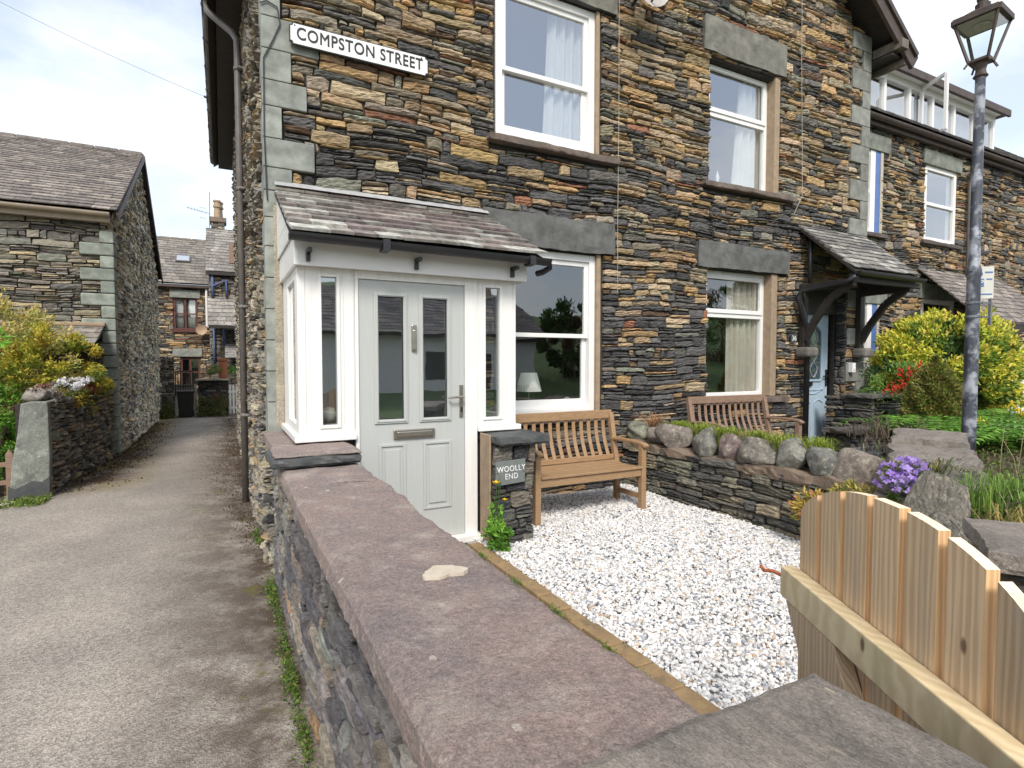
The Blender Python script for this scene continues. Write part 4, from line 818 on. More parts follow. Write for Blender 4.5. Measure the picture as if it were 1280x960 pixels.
# ================================================================== GATE
GA=np.array([1.17,.42,0]); gd=np.array([math.sin(R(29.92)),math.cos(R(29.92)),0]); gn=np.array([gd[1],-gd[0],0])
gate=thing('garden_gate','pale new timber garden gate with an arched picket top standing open','gate',(1.17,.42,0))
def G(s,o,z): return GA+gd*s+gn*o+np.array([0,0,z])
def gpicket(m,poly,o0,o1,c):
    k=len(poly)
    for o,fl in ((o0,0),(o1,1)): V=[G(s_,o,z) for s_,z in poly]; m.add(V,[tuple(range(k))[::(1 if fl else -1)]],c*np.array([1.0,.97,.92]))
    for i in range(k):
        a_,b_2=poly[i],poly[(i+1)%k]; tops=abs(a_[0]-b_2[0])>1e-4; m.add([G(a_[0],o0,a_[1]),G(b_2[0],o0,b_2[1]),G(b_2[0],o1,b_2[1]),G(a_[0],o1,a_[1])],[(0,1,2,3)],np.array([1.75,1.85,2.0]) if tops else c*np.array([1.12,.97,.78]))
def gprism(m,poly,o0,o1,c=(1,1,1)):
    k=len(poly); V=[G(s,o,z) for o in (o0,o1) for s,z in poly]
    m.add(V,[tuple(range(k)),tuple(range(2*k-1,k-1,-1))]+[(i,(i+1)%k,(i+1)%k+k,i+k)[::-1] for i in range(k)],c)
top=lambda s: .868+ .212*math.sqrt(max(0,1-((s-.44)/.475)**2)) if abs(s-.44)<.475 else .868
rg=random.Random(5)
s=.872
while s>-.02:
    s1=s; s0=s-.1; poly=[(s0,.08),(s1,.08)]+[(s1-(s1-s0)*i/6,min(1.075,.868+.209*math.sqrt(max(0,1-((s1-(s1-s0)*i/6-.44)/.462)**2)))) for i in range(7)]
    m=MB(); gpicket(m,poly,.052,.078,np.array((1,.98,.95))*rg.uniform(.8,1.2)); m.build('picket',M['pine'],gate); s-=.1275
m=MB(); gprism(m,[(-.03,.655),(.895,.655),(.895,.752),(-.03,.752)],.0,.050,(1.05,1.05,.98)); m.build('rail',M['rail'],gate,bevel=.004)
m=MB(); gprism(m,[(-.03,.16),(.895,.16),(.895,.255),(-.03,.255)],.0,.050,(1.0,1,.95)); m.build('rail',M['rail'],gate,bevel=.004)
m=MB(); gprism(m,[(.30,.258),(.575,.258),(.862,.651),(.575,.651)],.004,.048,(1.02,1,.95)); m.build('brace',M['pine'],gate,bevel=.003)
m=MB(); 
p0=G(.872,.02,.725); tube(m,[p0,p0+[.0,.03,-.008],p0+[-.015,.05,.002],p0+[-.045,.06,.006],p0+[-.058,.062,.022]],.006,7); m.build('latch',mat('rusty_iron',(.42,.10,.035),(.22,.06,.03),scale=30,rough=.8),gate,smooth=True)
m=MB(); obox(m,G(.896,.025,.72),gd*.003,gn*.014,(0,0,.018)); m.build('latch_plate',M['galv'],gate)
# ================================================================== PIER UNDER THE PORCH, PLAQUE
sp=thing('porch_pillar','short dark slate pillar with an overhanging slate cap under the right side of the porch','pillar',(2.0,3.95,0))
sx=lambda s,t,d:np.stack([s,3.83-d,t],1)
m=MB(); stones(m,1.845,2.20,-.04,.765,sx,kind='dark',seed=71,res=.018,ch=(.07,.13),ln=(.10,.26),amp=.022,gap=.005); stones(m,3.84,HY,-.04,.765,lambda s,t,d:np.stack([2.18+d,s,t],1),kind='dark',seed=72,res=.03,ch=(.07,.13),ln=(.12,.3)); m.build('pillar_stonework',M['stone'],sp)
m=MB(); box(m,1.86,2.15,3.87,PY-.06,-.05,.765); box(m,1.86,2.15,PY-.06,HY-.02,-.05,.765); m.build('pillar_core',M['mortar'],sp)
m=MB(); slab(m,1.86,2.30,3.78,PY+.2,.775,.845,seed=73,rag=.008,res=.03); m.build('pillar_cap',M['darkslate'],sp)
m=MB(); box(m,1.832,1.850,3.90,PY-.04,-.05,.85); m.build('render_edge',M['render'],sp,bevel=.006)
pl=thing('house_name_plaque','small grey slate plaque reading WOOLLY END fixed to the dark pillar','plaque',(1.97,3.80,.57))
m=MB(); prism(m,[(1.805+.03,.47),(2.085,.485),(2.088,.665),(1.835,.655)],'y',3.785,3.800); m.build('plaque_plate',M['greyslate'],pl,bevel=.002)
PM=Matrix.Translation((1.965,3.783,.566))@Matrix.Rotation(R(-2),4,'Y')@FRONT
textmesh('plaque_lettering','WOOLLY\nEND',.062,mat('white_lettering',(.8,.8,.78)),pl,PM,sx=.86,space=1.12,off=.0002,lh=.95)
for x in (1.848,2.073):
    m=MB(); lathe(m,[(.005,0),(.004,.003)],(0,0,0),8); V=m.V[0]; m.V[0]=np.stack([V[:,0]+x,3.784-V[:,2],V[:,1]+.57],1); m.build('plaque_screw',M['signblack'],pl)
# ================================================================== BENCHES
def make_bench(W,mt,label,loc,rz,nsl=12):
    t=thing('garden_bench',label,'bench',loc,'wooden slatted garden benches against the stone front',rz); d=.5
    for sx_ in (-1,1):
        x=sx_*(W/2-.03)
        m=MB(); beam(m,(x,-d/2+.03,0),(x,-d/2+.03,.625),.055,.055,up=(0,1,0)); m.build('leg',mt,t,bevel=.004,local=True)
        m=MB(); beam(m,(x,d/2-.09,0),(x,d/2-.07,.42),.05,.055,up=(0,1,0)); beam(m,(x,d/2-.072,.41),(x,d/2+.035,.90),.05,.05,up=(0,1,0)); m.build('leg',mt,t,bevel=.004,local=True)
        m=MB(); pts=[(x,-d/2-.03,.618),(x,-d/2+.02,.640),(x,-d/2+.2,.648),(x,d/2-.05,.640),(x,d/2,.632)]
        for a,b in zip(pts[:-1],pts[1:]): beam(m,a,b,.062,.026)
        m.build('armrest',mt,t,bevel=.006,local=True)
        m=MB(); beam(m,(x,-d/2+.05,.13),(x,d/2-.08,.13),.03,.045); beam(m,(x,-d/2+.05,.37),(x,d/2-.08,.36),.03,.06); m.build('side_stretcher',mt,t,bevel=.003,local=True)
    m=MB()
    for i in range(6):
        m=MB(); y=-d/2+.025+i*.078; z=.418-.012*math.sin(math.pi*i/5); box(m,-W/2+.058,W/2-.058,y-.0345,y+.0345,z-.010,z+.011); m.build('seat_slat',mt,t,bevel=.004,local=True)
    m=MB(); box(m,-W/2+.06,W/2-.06,-d/2+.01,-d/2+.035,.335,.404); box(m,-W/2+.06,W/2-.06,d/2-.10,d/2-.075,.335,.40); m.build('seat_frame',mt,t,bevel=.004,local=True)
    m=MB(); beam(m,(-W/2+.02,d/2+.035,.885),(W/2-.02,d/2+.035,.885),.03,.085); beam(m,(-W/2+.055,d/2-.05,.46),(W/2-.055,d/2-.05,.46),.03,.05); m.build('back_rail',mt,t,bevel=.005,local=True)
    for i in range(nsl):
        m=MB(); x=-W/2+.11+(W-.22)*i/(nsl-1)
        pp=[(x,d/2-.048+.095*u+.030*math.sin(math.pi*u),.475+.375*u) for u in np.linspace(0,1,7)]
        pp=np.array(pp); V=[]
        for p_ in pp: V+=[p_+[-.020,-.006,0],p_+[.020,-.006,0],p_+[.020,.006,0],p_+[-.020,.006,0]]
        k_=len(pp); m.add(V,[(4*j+e,4*j+(e+1)%4,4*j+4+(e+1)%4,4*j+4+e) for j in range(k_-1) for e in range(4)]+[(3,2,1,0),(4*k_-4,4*k_-3,4*k_-2,4*k_-1)]); m.build('back_slat',mt,t,local=True,bevel=.003)
    return t
make_bench(1.22,M['teak'],'golden brown slatted bench on the white gravel beneath the sash window',(2.96,4.33,-.0),R(0))
make_bench(1.30,M['teakold'],'weathered slatted bench behind the boulder topped wall, under the casement window',(5.45,4.52,.08),R(-2))
# ================================================================== DIVIDING WALL WITH ROUND COPE STONES
WX=4.08
dw=thing('dividing_wall','low slate wall beside the white gravel topped with rounded cobbles and mortar','wall',(WX+.2,3.4,0))
m=MB(); stones(m,1.55,HY,-.08,.50,lambda s,t,d:np.stack([WX-d-.0,s,t],1),kind='garden',seed=81,res=.02,ch=(.07,.14),ln=(.15,.45),amp=.02,gap=.004)
m.build('gravel_face_stonework',M['stone'],dw)
m=MB(); box(m,WX+.035,WX+.45,1.6,HY,-.1,.46); m.build('wall_core',M['mortar'],dw)
m=MB(); stones(m,1.6,HY,.05,.50,lambda s,t,d:np.stack([WX+.45+d,s,t],1),kind='garden',seed=82,res=.05); m.build('yard_face_stonework',M['stone'],dw)
m=MB(); slab(m,WX-.0,WX+.48,1.55,HY-.05,.44,.525,seed=83,rag=.02,res=.05,top=.018); m.build('mortar_bed',mat('sandy_mortar_bed',(.23,.17,.12),(.16,.12,.09),scale=10,bump=.8,rough=.95),dw)
cob=[(4.93,.20,.15,.13),(4.60,.17,.16,.13),(4.31,.16,.14,.14),(3.97,.17,.14,.13),(3.64,.17,.15,.12),(3.31,.16,.16,.14),(3.02,.15,.15,.15),(2.72,.165,.15,.13),(2.43,.165,.17,.145),(2.12,.17,.14,.13),(1.83,.14,.14,.12)]
rng=np.random.default_rng(11)
cc_=[(.15,.16,.125),(.14,.125,.11),(.15,.13,.115),(.15,.15,.135),(.15,.115,.11),(.13,.12,.105),(.16,.16,.14),(.12,.12,.11),(.16,.135,.115),(.15,.14,.125),(.14,.13,.12)]
for i,(y,ry,rx,rz_) in enumerate(cob):
    m=MB(); boulder(m,(WX+.13,y,.58+rz_*.3),(rx,ry*1.14,rz_*1.12),seed=90+i,c=np.array(cc_[i])*1.3,n=4,am=.24); m.build('cope_stone',M['cobble'],dw,smooth=True)
for i in range(9):
    y=1.95+i*.34+.1; m=MB(); boulder(m,(WX+.38,y,.58+.02*math.sin(i*3)),(.12,.14,.12),seed=120+i,c=np.array(cc_[i])*1.3,n=3,am=.15); m.build('cope_stone',M['cobble'],dw,smooth=True)
# boulders at the front end of the dividing wall
for k,(c_,r,rot,label) in enumerate([((3.36,1.56,.58),(.25,.15,.28),.5,'tall lichened grey boulder behind the gate, left of the grassy bed'),((2.93,1.27,.51),(.36,.14,.24),.56,'long low grey boulder sloping from the tall boulder down to the flat slate slab')]):
    m=MB(); boulder(m,c_,r,seed=140+k,c=(.19,.175,.145),n=5,am=.22,rot=rot); tag(m.build('boulder',M['cobble'],smooth=False,loc=c_),label,'boulder')
A0=np.array([2.45,1.0]); A1=np.array([4.10,2.02]); Ad=(A1-A0)/np.linalg.norm(A1-A0); An=np.array([-Ad[1],Ad[0]])
m=MB(); stones(m,0,np.linalg.norm(A1-A0),-.1,.46,lambda s,t,d:np.stack([A0[0]+Ad[0]*s+An[0]*d,A0[1]+Ad[1]*s+An[1]*d,t],1),kind='garden',seed=84,res=.025); m.build('angled_return_stonework',M['stone'],dw)
m=MB(); p_=[A0-An*.03,A1-An*.03,A1-An*.4,A0-An*.4]; m.add([(q[0],q[1],z) for z in (-.1,.45) for q in p_],[(0,1,5,4),(4,5,6,7),(1,2,6,5),(3,0,4,7)]); m.build('return_core',M['mortar'],dw)
m=MB(); rng=np.random.default_rng(6)
# right-hand gate pier with flat slab
def rot_slab(m):
    ux=np.array([.49,-.87]); uy=np.array([.87,.49])
    for i,v in enumerate(m.V): q=np.array([2.20,.87])+v[:,:1]*ux+v[:,1:2]*uy; m.V[i]=np.column_stack([q,v[:,2]])
rp=thing('slate_gate_post','dark stone pier with a thick flat slate slab at the right edge behind the gate','gate pier',(2.55,.72,0))
m=MB(); slab(m,0,.95,0,.43,.745,.82,seed=151,rag=.012,res=.03); rot_slab(m); m.build('pier_slab',M['capstone'],rp)
m=MB(); stones(m,.0,.37,-.1,.745,lambda s,t,d:np.stack([.05-d,s+.03,t],1),kind='dark',seed=152,res=.02,ch=(.06,.12),ln=(.12,.3)); stones(m,.05,.9,-.1,.745,lambda s,t,d:np.stack([s,.03-d,t],1),kind='dark',seed=153,res=.04); box(m,.08,.9,.06,.40,-.1,.742,(.04,.04,.04)); rot_slab(m); m.build('pier_stonework',M['stone'],rp)
# raised bed soil
m=MB(); xs=np.linspace(2.6,9.5,40);ys=np.linspace(.95,3.4,24);X,Y=np.meshgrid(xs,ys); Z=.50+.05*np.sin(X*2.1)*np.sin(Y*3)-.04*(X-4)/3
ok_=idx=np.arange(X.size).reshape(X.shape); q=np.stack([idx[:-1,:-1].ravel(),idx[:-1,1:].ravel(),idx[1:,1:].ravel(),idx[1:,:-1].ravel()],1)
P=np.stack([X.ravel(),Y.ravel(),Z.ravel()],1); keep=(P[q].mean(1)[:,0]>4.40)|(P[q].mean(1)[:,1]<P[q].mean(1)[:,0]*.62-.70); keep&=~((P[q].mean(1)[:,0]<6.2)&(P[q].mean(1)[:,1]>2.9)); m.add(P,q[keep]); tag(m.build('bed_soil',M['soil'],smooth=True),kind='structure')
# big flat slabs
fw_=thing('flat_slab_wall','broad low wall of flat pale grey slabs in front of the lamp post','wall',(4.9,2.3,.1))
M['capstone2']=rockmat('pale_flat_slab',(.24,.21,.18),(.14,.125,.11),(.30,.27,.23),(.34,.31,.24),sc=5,p=(.58,.7),st=(1,3,3))
def rot2(m):
    ux=np.array([.89,.456]); uy=np.array([-.456,.89])
    for i,v in enumerate(m.V): q=np.array([4.22,1.74])+v[:,:1]*ux+v[:,1:2]*uy; m.V[i]=np.column_stack([q,v[:,2]])
for k,(a_,b_2,w0,w1,z0,z1) in enumerate([(.05,.86,.0,.46,.66,.775),(.84,1.70,-.02,.48,.67,.81),(-.03,1.0,-.05,.52,.53,.662),(.98,1.76,-.06,.5,.52,.672),(-.06,1.8,-.08,.55,.36,.53)]):
    m=MB(); slab(m,a_,b_2,w0,w1,z0,z1,seed=161+k,rag=.022,res=.04,top=.010); rot2(m); m.build('flat_slab',M['capstone2'],fw_)
m=MB(); box(m,.02,1.7,.02,.44,-.1,.37,(.05,.05,.05)); rot2(m); m.build('slab_wall_core',M['mortar'],fw_)
# planter wall by the blue door
lw=thing('planter_wall','low dark slate planter wall right of the pale blue door','wall',(8.0,4.4,.1))
m=MB(); stones(m,7.75,9.6,.05,.93,lambda s,t,d:np.stack([s,4.42-d,t],1),kind='dark',seed=171,res=.05,ln=(.2,.6)); stones(m,4.4,5.09,.05,.93,lambda s,t,d:np.stack([7.76-d,s,t],1),kind='dark',seed=172,res=.05); box(m,7.8,9.6,4.46,5.0,0,.9,(.04,.04,.04)); m.build('planter_stonework',M['stone'],lw)
m=MB(); slab(m,7.70,9.65,4.36,4.75,.92,.985,seed=173,rag=.015,res=.06,c=(.11,.105,.095)); m.build('planter_coping',M['stoneflat'],lw)
m=MB(); stones(m,6.3,7.6,.05,.62,lambda s,t,d:np.stack([s,3.75-d,t],1),kind='dark',seed=174,res=.05,ln=(.2,.6)); slab(m,6.25,7.65,3.72,4.1,.60,.66,seed=175,rag=.02,res=.08,c=(.12,.11,.10)); box(m,6.3,7.6,3.8,4.1,0,.6,(.04,.04,.04))
tag(m.build('low_step_wall',M['stone']),'low dark slate kerb wall behind the grey trough and the flat slabs','wall')
tr=thing('trough_planter','grey metal trough planter with dead stems behind the purple flowers','planter',(5.15,2.98,.5))
p=at(1120,575,'z',.62); p[2]=0
m=MB(); q_=np.array([p[0]+.12,p[1]+.18,0]); 
for (a,b,c,d,e,f) in ((-.28,.28,-.13,-.115,.52,.68),(-.28,.28,.115,.13,.52,.68),(-.28,-.265,-.115,.115,.52,.68),(.265,.28,-.115,.115,.52,.68),(-.265,.265,-.115,.115,.52,.64)): box(m,q_[0]+a,q_[0]+b,q_[1]+c,q_[1]+d,e,f)
m.build('trough_box',M['galv'],tr,bevel=.003)
m=MB(); blades(m,(q_[0],q_[1],.62),60,.16,.2,[(.20,.15,.10),(.14,.10,.07),(.10,.12,.05)],seed=5,wid=.008,lean=1.3,rad=.22); m.build('dead_stems',M['leaf'],tr)
# ================================================================== LAMP POST
LP=np.array([5.85,2.49,0])
lp=thing('lamp_post','tall traditional street lamp on a black post with worn silvery paint','street lamp',(LP[0],LP[1],.3))
m=MB(); lathe(m,[(.056,.1),(.053,1.0),(.050,2.16),(.055,2.17),(.055,2.22),(.042,2.26),(.040,3.0),(.037,3.85),(.042,3.87)],LP,24); m.build('post',M['post'],lp,smooth=True)
m=MB(); lathe(m,[(.04,3.86),(.055,3.875),(.04,3.90),(.036,3.93),(.05,3.98),(.075,3.99),(.075,4.0)],LP,16)
Ra=R(6)
def lr(x,y,z): return np.array([LP[0]+x*math.cos(Ra)-y*math.sin(Ra),LP[1]+x*math.sin(Ra)+y*math.cos(Ra),z])
zb,zt,b_,t_=4.0,4.33,.068,.15
for a in range(4):
    c0=[(-1,-1),(1,-1),(1,1),(-1,1)][a]; c1=[(-1,-1),(1,-1),(1,1),(-1,1)][(a+1)%4]
    beam(m,lr(c0[0]*b_,c0[1]*b_,zb),lr(c0[0]*t_,c0[1]*t_,zt),.018,.018); beam(m,lr(c0[0]*b_,c0[1]*b_,zb),lr(c1[0]*b_,c1[1]*b_,zb),.02,.02)
    beam(m,lr(c0[0]*t_*1.04,c0[1]*t_*1.04,zt+.015),lr(c1[0]*t_*1.04,c1[1]*t_*1.04,zt+.015),.035,.045)
    beam(m,lr(c0[0]*.07,c0[1]*.07,3.99),lr(c0[0]*.09,c0[1]*.09,3.95),.010,.016)
m.build('lantern_frame',M['brownwood'],lp)
m=MB(); V=[lr(sx_*t_*1.08,sy_*t_*1.08,zt+.03) for sx_,sy_ in ((-1,-1),(1,-1),(1,1),(-1,1))]+[lr(sx_*.05,sy_*.05,zt+.11) for sx_,sy_ in ((-1,-1),(1,-1),(1,1),(-1,1))]
m.add(V,[(0,1,5,4),(1,2,6,5),(2,3,7,6),(3,0,4,7),(4,5,6,7),(3,2,1,0)]); lathe(m,[(.05,zt+.10),(.055,zt+.15),(.035,zt+.165),(.045,zt+.20),(.015,zt+.23),(.02,zt+.25),(.003,zt+.29)],LP,14); m.build('lantern_roof',M['brownwood'],lp)
m=MB()
for a in range(4):
    c0=[(-1,-1),(1,-1),(1,1),(-1,1)][a]; c1=[(-1,-1),(1,-1),(1,1),(-1,1)][(a+1)%4]; e=.985
    m.add([lr(c0[0]*b_*e,c0[1]*b_*e,zb+.01),lr(c1[0]*b_*e,c1[1]*b_*e,zb+.01),lr(c1[0]*t_*e,c1[1]*t_*e,zt-.01),lr(c0[0]*t_*e,c0[1]*t_*e,zt-.01)],[(0,1,2,3)])
m.build('lantern_glass',G3,lp)
m=MB(); V=[lr(sx_*.142,sy_*.142,z) for z in (zt-.012,zt+.0) for sx_,sy_ in ((-1,-1),(1,-1),(1,1),(-1,1))]; m.add(V,[(3,2,1,0),(4,5,6,7)]); lathe(m,[(.06,zt-.04),(.058,zt-.02),(.02,zt-.013)],LP,14); m.build('lamp_reflector',M['palerender'],lp)
ps=thing('parking_notice','small pale parking notice strapped to the lamp post','sign',(5.93,2.44,2.1))
rt2=np.array([_rt[0],_rt[1],0]); fv=np.array([math.sin(R(-5)),-math.cos(R(-5)),0]); cx_=LP+rt2*.105+[0,0,2.11]; sdn=np.array([.80,-.6,0]); fn=np.array([-.6,-.8,0])
m=MB(); obox(m,cx_,sdn*.062,fn*.004,(0,0,.14)); m.build('notice_plate',mat('notice_cream',(.62,.62,.56),(.5,.5,.45)),ps,bevel=.003)
m=MB(); obox(m,cx_-sdn*.035+fn*.006+[0,0,.0],sdn*.018,fn*.001,(0,0,.035)); obox(m,cx_-sdn*.04+fn*.006+[0,0,.075],sdn*.012,fn*.001,(0,0,.012)); obox(m,cx_+sdn*.02+fn*.006+[0,0,.09],sdn*.03,fn*.001,(0,0,.006)); obox(m,cx_+sdn*.025+fn*.006+[0,0,.03],sdn*.022,fn*.001,(0,0,.005)); obox(m,cx_+sdn*.0+fn*.006+[0,0,-.10],sdn*.05,fn*.001,(0,0,.005)); m.build('notice_print',M['bluepaint'],ps)
textmesh('notice_letter','P',.06,M['white'],ps,Matrix.Translation(Vector(cx_-sdn*.035+fn*.0072))@Matrix(((sdn[0],0,fn[0],0),(sdn[1],0,fn[1],0),(0,1,0,0),(0,0,0,1))),ext=.0004)
m=MB()
for z in (1.92,1.80): lathe(m,[(.052,z),(.057,z+.004),(.057,z+.02),(.052,z+.024)],LP,18); beam(m,LP+rt2*.08+[0,0,z+.012],LP+rt2*.15+[0,0,z+.012],.012,.015)
beam(m,LP+rt2*.15+[0,0,1.98],LP+rt2*.15+[0,0,1.74],.02,.02,up=(0,1,0)); m.build('notice_bracket',M['galv'],ps)
# ================================================================== NEIGHBOURING TERRACE
NY=5.8
nb=thing('neighbouring_house','set back slate stone terrace house with long white roof dormer at right','house',(13,NY,0))
A=lambda px,py,ax='y',v=NY: at(px,py,ax,v)
nw=[(A(1158,0)[0],A(1195,0)[0],A(1195,307)[2]+.0,A(1157,205)[2])]
x0,x1=A(1157,250)[0],A(1196,250)[0]; zt_=A(1157,205)[2]; zb_=A(1157,300)[2]
gx0,gx1=x0+.0,x1+.05; gzt=A(1160,374)[2]; bx0,bx1=9.3,A(1098,250)[0]+.05; bzt=A(1085,186)[2]; bzb=A(1086,290)[2]
nh=[(x0,x1,zb_,zt_),(gx0,gx1,.9,gzt),(bx0,bx1,bzb,bzt),(bx0,bx1,.9,A(1090,380)[2]),
    (x0-.12,x1+.12,zt_,zt_+.28),(gx0-.12,gx1+.2,gzt,gzt+.3),(bx0-.1,bx1+.25,bzt,bzt+.28),(bx0-.1,bx1+.25,A(1090,380)[2],A(1090,380)[2]+.3)]
EN=at(1085,145,'y',NY-.16)[2]
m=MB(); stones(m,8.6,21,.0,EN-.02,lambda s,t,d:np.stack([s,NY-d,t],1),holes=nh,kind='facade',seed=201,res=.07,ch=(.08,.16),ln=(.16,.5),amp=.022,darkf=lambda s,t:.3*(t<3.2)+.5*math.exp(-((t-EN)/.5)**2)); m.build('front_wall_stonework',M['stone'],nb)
m=MB(); wall_grid(m,8.6,21,-.4,EN,NY+.035,[h for h in nh[:4]]); m.build('front_wall',M['mortar'],nb)
for (a,b,c,d) in nh[4:]:
    m=MB(); box(m,a,b,NY-.03,NY+.2,c+.004,d-.004,(.19,.20,.17)); m.build('lintel',M['stoneflat'],nb,bevel=.01)
for k,(a,b,c,d) in enumerate(nh[:4]):
    mt=M['bluepaint'] if k>=2 else M['upvc']; m=MB(); frame_rect(m,a-.01,b+.01,c-.01,d+.01,NY+.02,NY+.16,.085); box(m,a+.075,b-.075,NY+.021,NY+.159,(c+d)/2-.03,(c+d)/2+.03)
    w_=m.build('window',M['upvc'],nb,bevel=.004)
    if k>=2: m=MB(); box(m,b-.30,b-.16,NY+.0,NY+.099,c,d); m.build('blue_window_casing',M['upvc'],w_); m=MB(); box(m,b-.159,b-.02,NY+.0,NY+.099,c,d); m.build('blue_board',M['bluepaint'],w_); m=MB(); box(m,b-.018,b+.06,NY-.01,NY+.1,c,d); m.build('pale_jamb',M['palerender'],nb)
    glazing(a+.07,b-.07,c+.06,d-.06,NY+.06,w_,GU if c>2.5 else G1); m=MB(); slab(m,a-.15,b+.15,NY-.07,NY+.1,c-.08,c-.004,seed=k,rag=.004,c=(.1,.085,.075)); m.build('sill',M['stoneflat'],nb)
    room(a-.4,b+.5,c-.4,d+.2,NY+.3).build('room_interior',M['room'],nb)
m=MB(); gutter(m,(8.75,NY-.16,EN+.06),(21,NY-.16,EN+.06),.06); box(m,8.72,21,NY-.10,NY-.03,EN-.06,EN+.14); m.build('gutter',M['brownwood'],nb)
dx=A(1205,300)[0]; m=MB(); tube(m,[(dx+.15,NY-.16,EN-.02),(dx+.05,NY-.1,EN-.35),(dx,NY-.08,EN-.6),(dx,NY-.08,.5)],.045,8); m.build('downpipe',M['greypipe'],nb,smooth=True)
m=MB(); slates(m,(8.75,NY-.2,EN+.10),(1,0,0),(0,1,.8),12.3,5.2,row=.22,wd=(.2,.34),seed=205); m.build('roof_slates',M['slate'],nb)
m=MB(); V=[(8.75,NY-.15,EN+.05),(21,NY-.15,EN+.05),(21,NY+4,EN+3.37),(8.75,NY+4,EN+3.37)]; m.add(V,[(0,1,2,3)]); m.add([(21,NY,0),(21,NY+8,0),(21,NY+8,EN),(21,NY+4,EN+3.3),(21,NY,EN)],[(0,1,2,3,4)]); m.build('roof_deck',M['blackwood'],nb)
dm=thing('roof_dormer','long white box dormer with a row of windows, one pushed open, above the dark gutter','dormer',(12,6.5,EN))
DYY=6.35; dz0=EN+.25; dz1=at(1085,84,'y',DYY)[2]; dxr=at(1243,160,'y',DYY)[0]; dxl=9.6; zr=at(1085,64,'y',DYY-.2)[2]
m=MB(); box(m,dxl,dxr,DYY+.35,DYY+2.2,dz0,dz1+.05); box(m,dxr-.06,dxr,DYY+.1,DYY+.35,dz0,dz1+.05); m.build('dormer_body',M['white'],dm)
m=MB(); box(m,dxl-.2,dxr+.22,DYY-.16,DYY+3.4,zr-.05,zr+.04); box(m,dxl-.2,dxr+.22,DYY-.22,DYY-.161,zr-.09,zr+.06); m.build('dormer_roof',M['brownwood'],dm,bevel=.01)
m=MB(); box(m,dxl,dxr,DYY-.12,DYY+.1,dz1+.051,zr-.055); m.build('dormer_fascia',M['white'],dm)
m=MB(); n_w=7; ww=(dxr-dxl-.1)/n_w
for i in range(n_w+1): box(m,dxl+i*ww,dxl+i*ww+.07,DYY-.02,DYY+.095,dz0,dz1+.05)
box(m,dxl,dxr,DYY-.018,DYY+.094,dz0,dz0+.08); box(m,dxl,dxr,DYY-.018,DYY+.094,dz1-.08,dz1+.049); m.build('dormer_frame',M['upvc'],dm,bevel=.004)
m=MB(); box(m,dxl+.05,dxr-.05,DYY+.03,DYY+.036,dz0+.05,dz1-.02); m.build('dormer_glass',GU,dm)
ox=at(1150,150,'y',DYY)[0]; m=MB(); ang=R(62); hx=np.array([-math.cos(ang),-math.sin(ang),0])
for a,b in (((0,0),(0,1)),((1,0),(1,1)),((0,0),(1,0)),((0,1),(1,1))): beam(m,np.array([ox,DYY-.02,dz0+.08])+hx*a[0]*.65+[0,0,a[1]*(dz1-dz0-.1)],np.array([ox,DYY-.02,dz0+.08])+hx*b[0]*.65+[0,0,b[1]*(dz1-dz0-.1)],.05,.06,up=(0,1,.01) if a[0]!=b[0] else (1,0,0))
m.build('open_window_sash',M['upvc'],dm)
# far right canopy and pale door bay
fc=thing('far_canopy','slate lean-to canopy over a pale doorway at the far right of the terrace','canopy',(14.2,5.3,2))
p=at(1236,388,'y',4.9); q_=at(1212,350,'y',NY-.03)
cx0=at(1262,403,'y',4.75)[0]-.9; 
zc0=at(1262,403,'y',4.75)[2]; zc1=at(1262,352,'y',NY)[2]
m=MB(); slates(m,(cx0,4.75,zc0),(1,0,0),(0,NY-4.75,zc1-zc0),3.2,math.hypot(NY-4.75,zc1-zc0),row=.14,cols=[(.20,.17,.15),(.25,.22,.19),(.15,.13,.12)],seed=210); m.build('canopy_slates',M['slate'],fc)
m=MB(); box(m,cx0+.02,cx0+3.2,4.78,4.84,zc0-.14,zc0-.02); box(m,cx0+.02,cx0+.1,4.84,NY,zc0-.12,zc0-.02); beam(m,(cx0+.2,4.9,zc0-.1),(cx0+.2,NY-.05,zc0-.8),.08,.09); m.build('canopy_frame',M['blackwood'],fc)
m=MB(); box(m,cx0+.9,cx0+3.2,5.0,5.06,.05,zc0-.35); m.build('pale_boarding',M['white'],fc)
# ================================================================== LEFT COTTAGE
LX=-1.75; LY=12.7; LE=4.08; LYR=17.0; LR=6.62; LYE=21.1
lh=thing('left_cottage','slate stone cottage across the lane with a long slate roof and pale green corner blocks','house',(-5,LY,LZ))
ql2=[]; z=LE-.25; i=0
while z>-.3:
    h=.23; w_=[.42,.30,.26][i%3] if i%2 else [.14,.20][i%3>0]; 
    if i==0:w_=.26
    ql2.append((LX-(.50 if i%2 else .2),LX,z-h,z)); z-=h; i+=1
m=MB(); stones(m,-9.5,LX,-.5,LE,lambda s,t,d:np.stack([s,LY-d,t],1),holes=ql2,kind='left',gain=1.2,seed=221,res=.09,ch=(.10,.18),ln=(.25,.7),amp=.03); m.build('front_wall_stonework',M['stone'],lh)
m=MB(); box(m,-9.5,LX-.04,LY+.03,LYE,-.6,LE+.1); m.build('wall_core',M['mortar'],lh); m=MB(); m.add([(LX-.03,LY+.05,-.5),(LX-.03,LYE,-.5),(LX-.03,LYE,LE),(LX-.03,LYR,LR-.1),(LX-.03,LY+.05,LE)],[(0,1,2,3,4)]); m.build('gable_mortar',M['palerender'],lh)
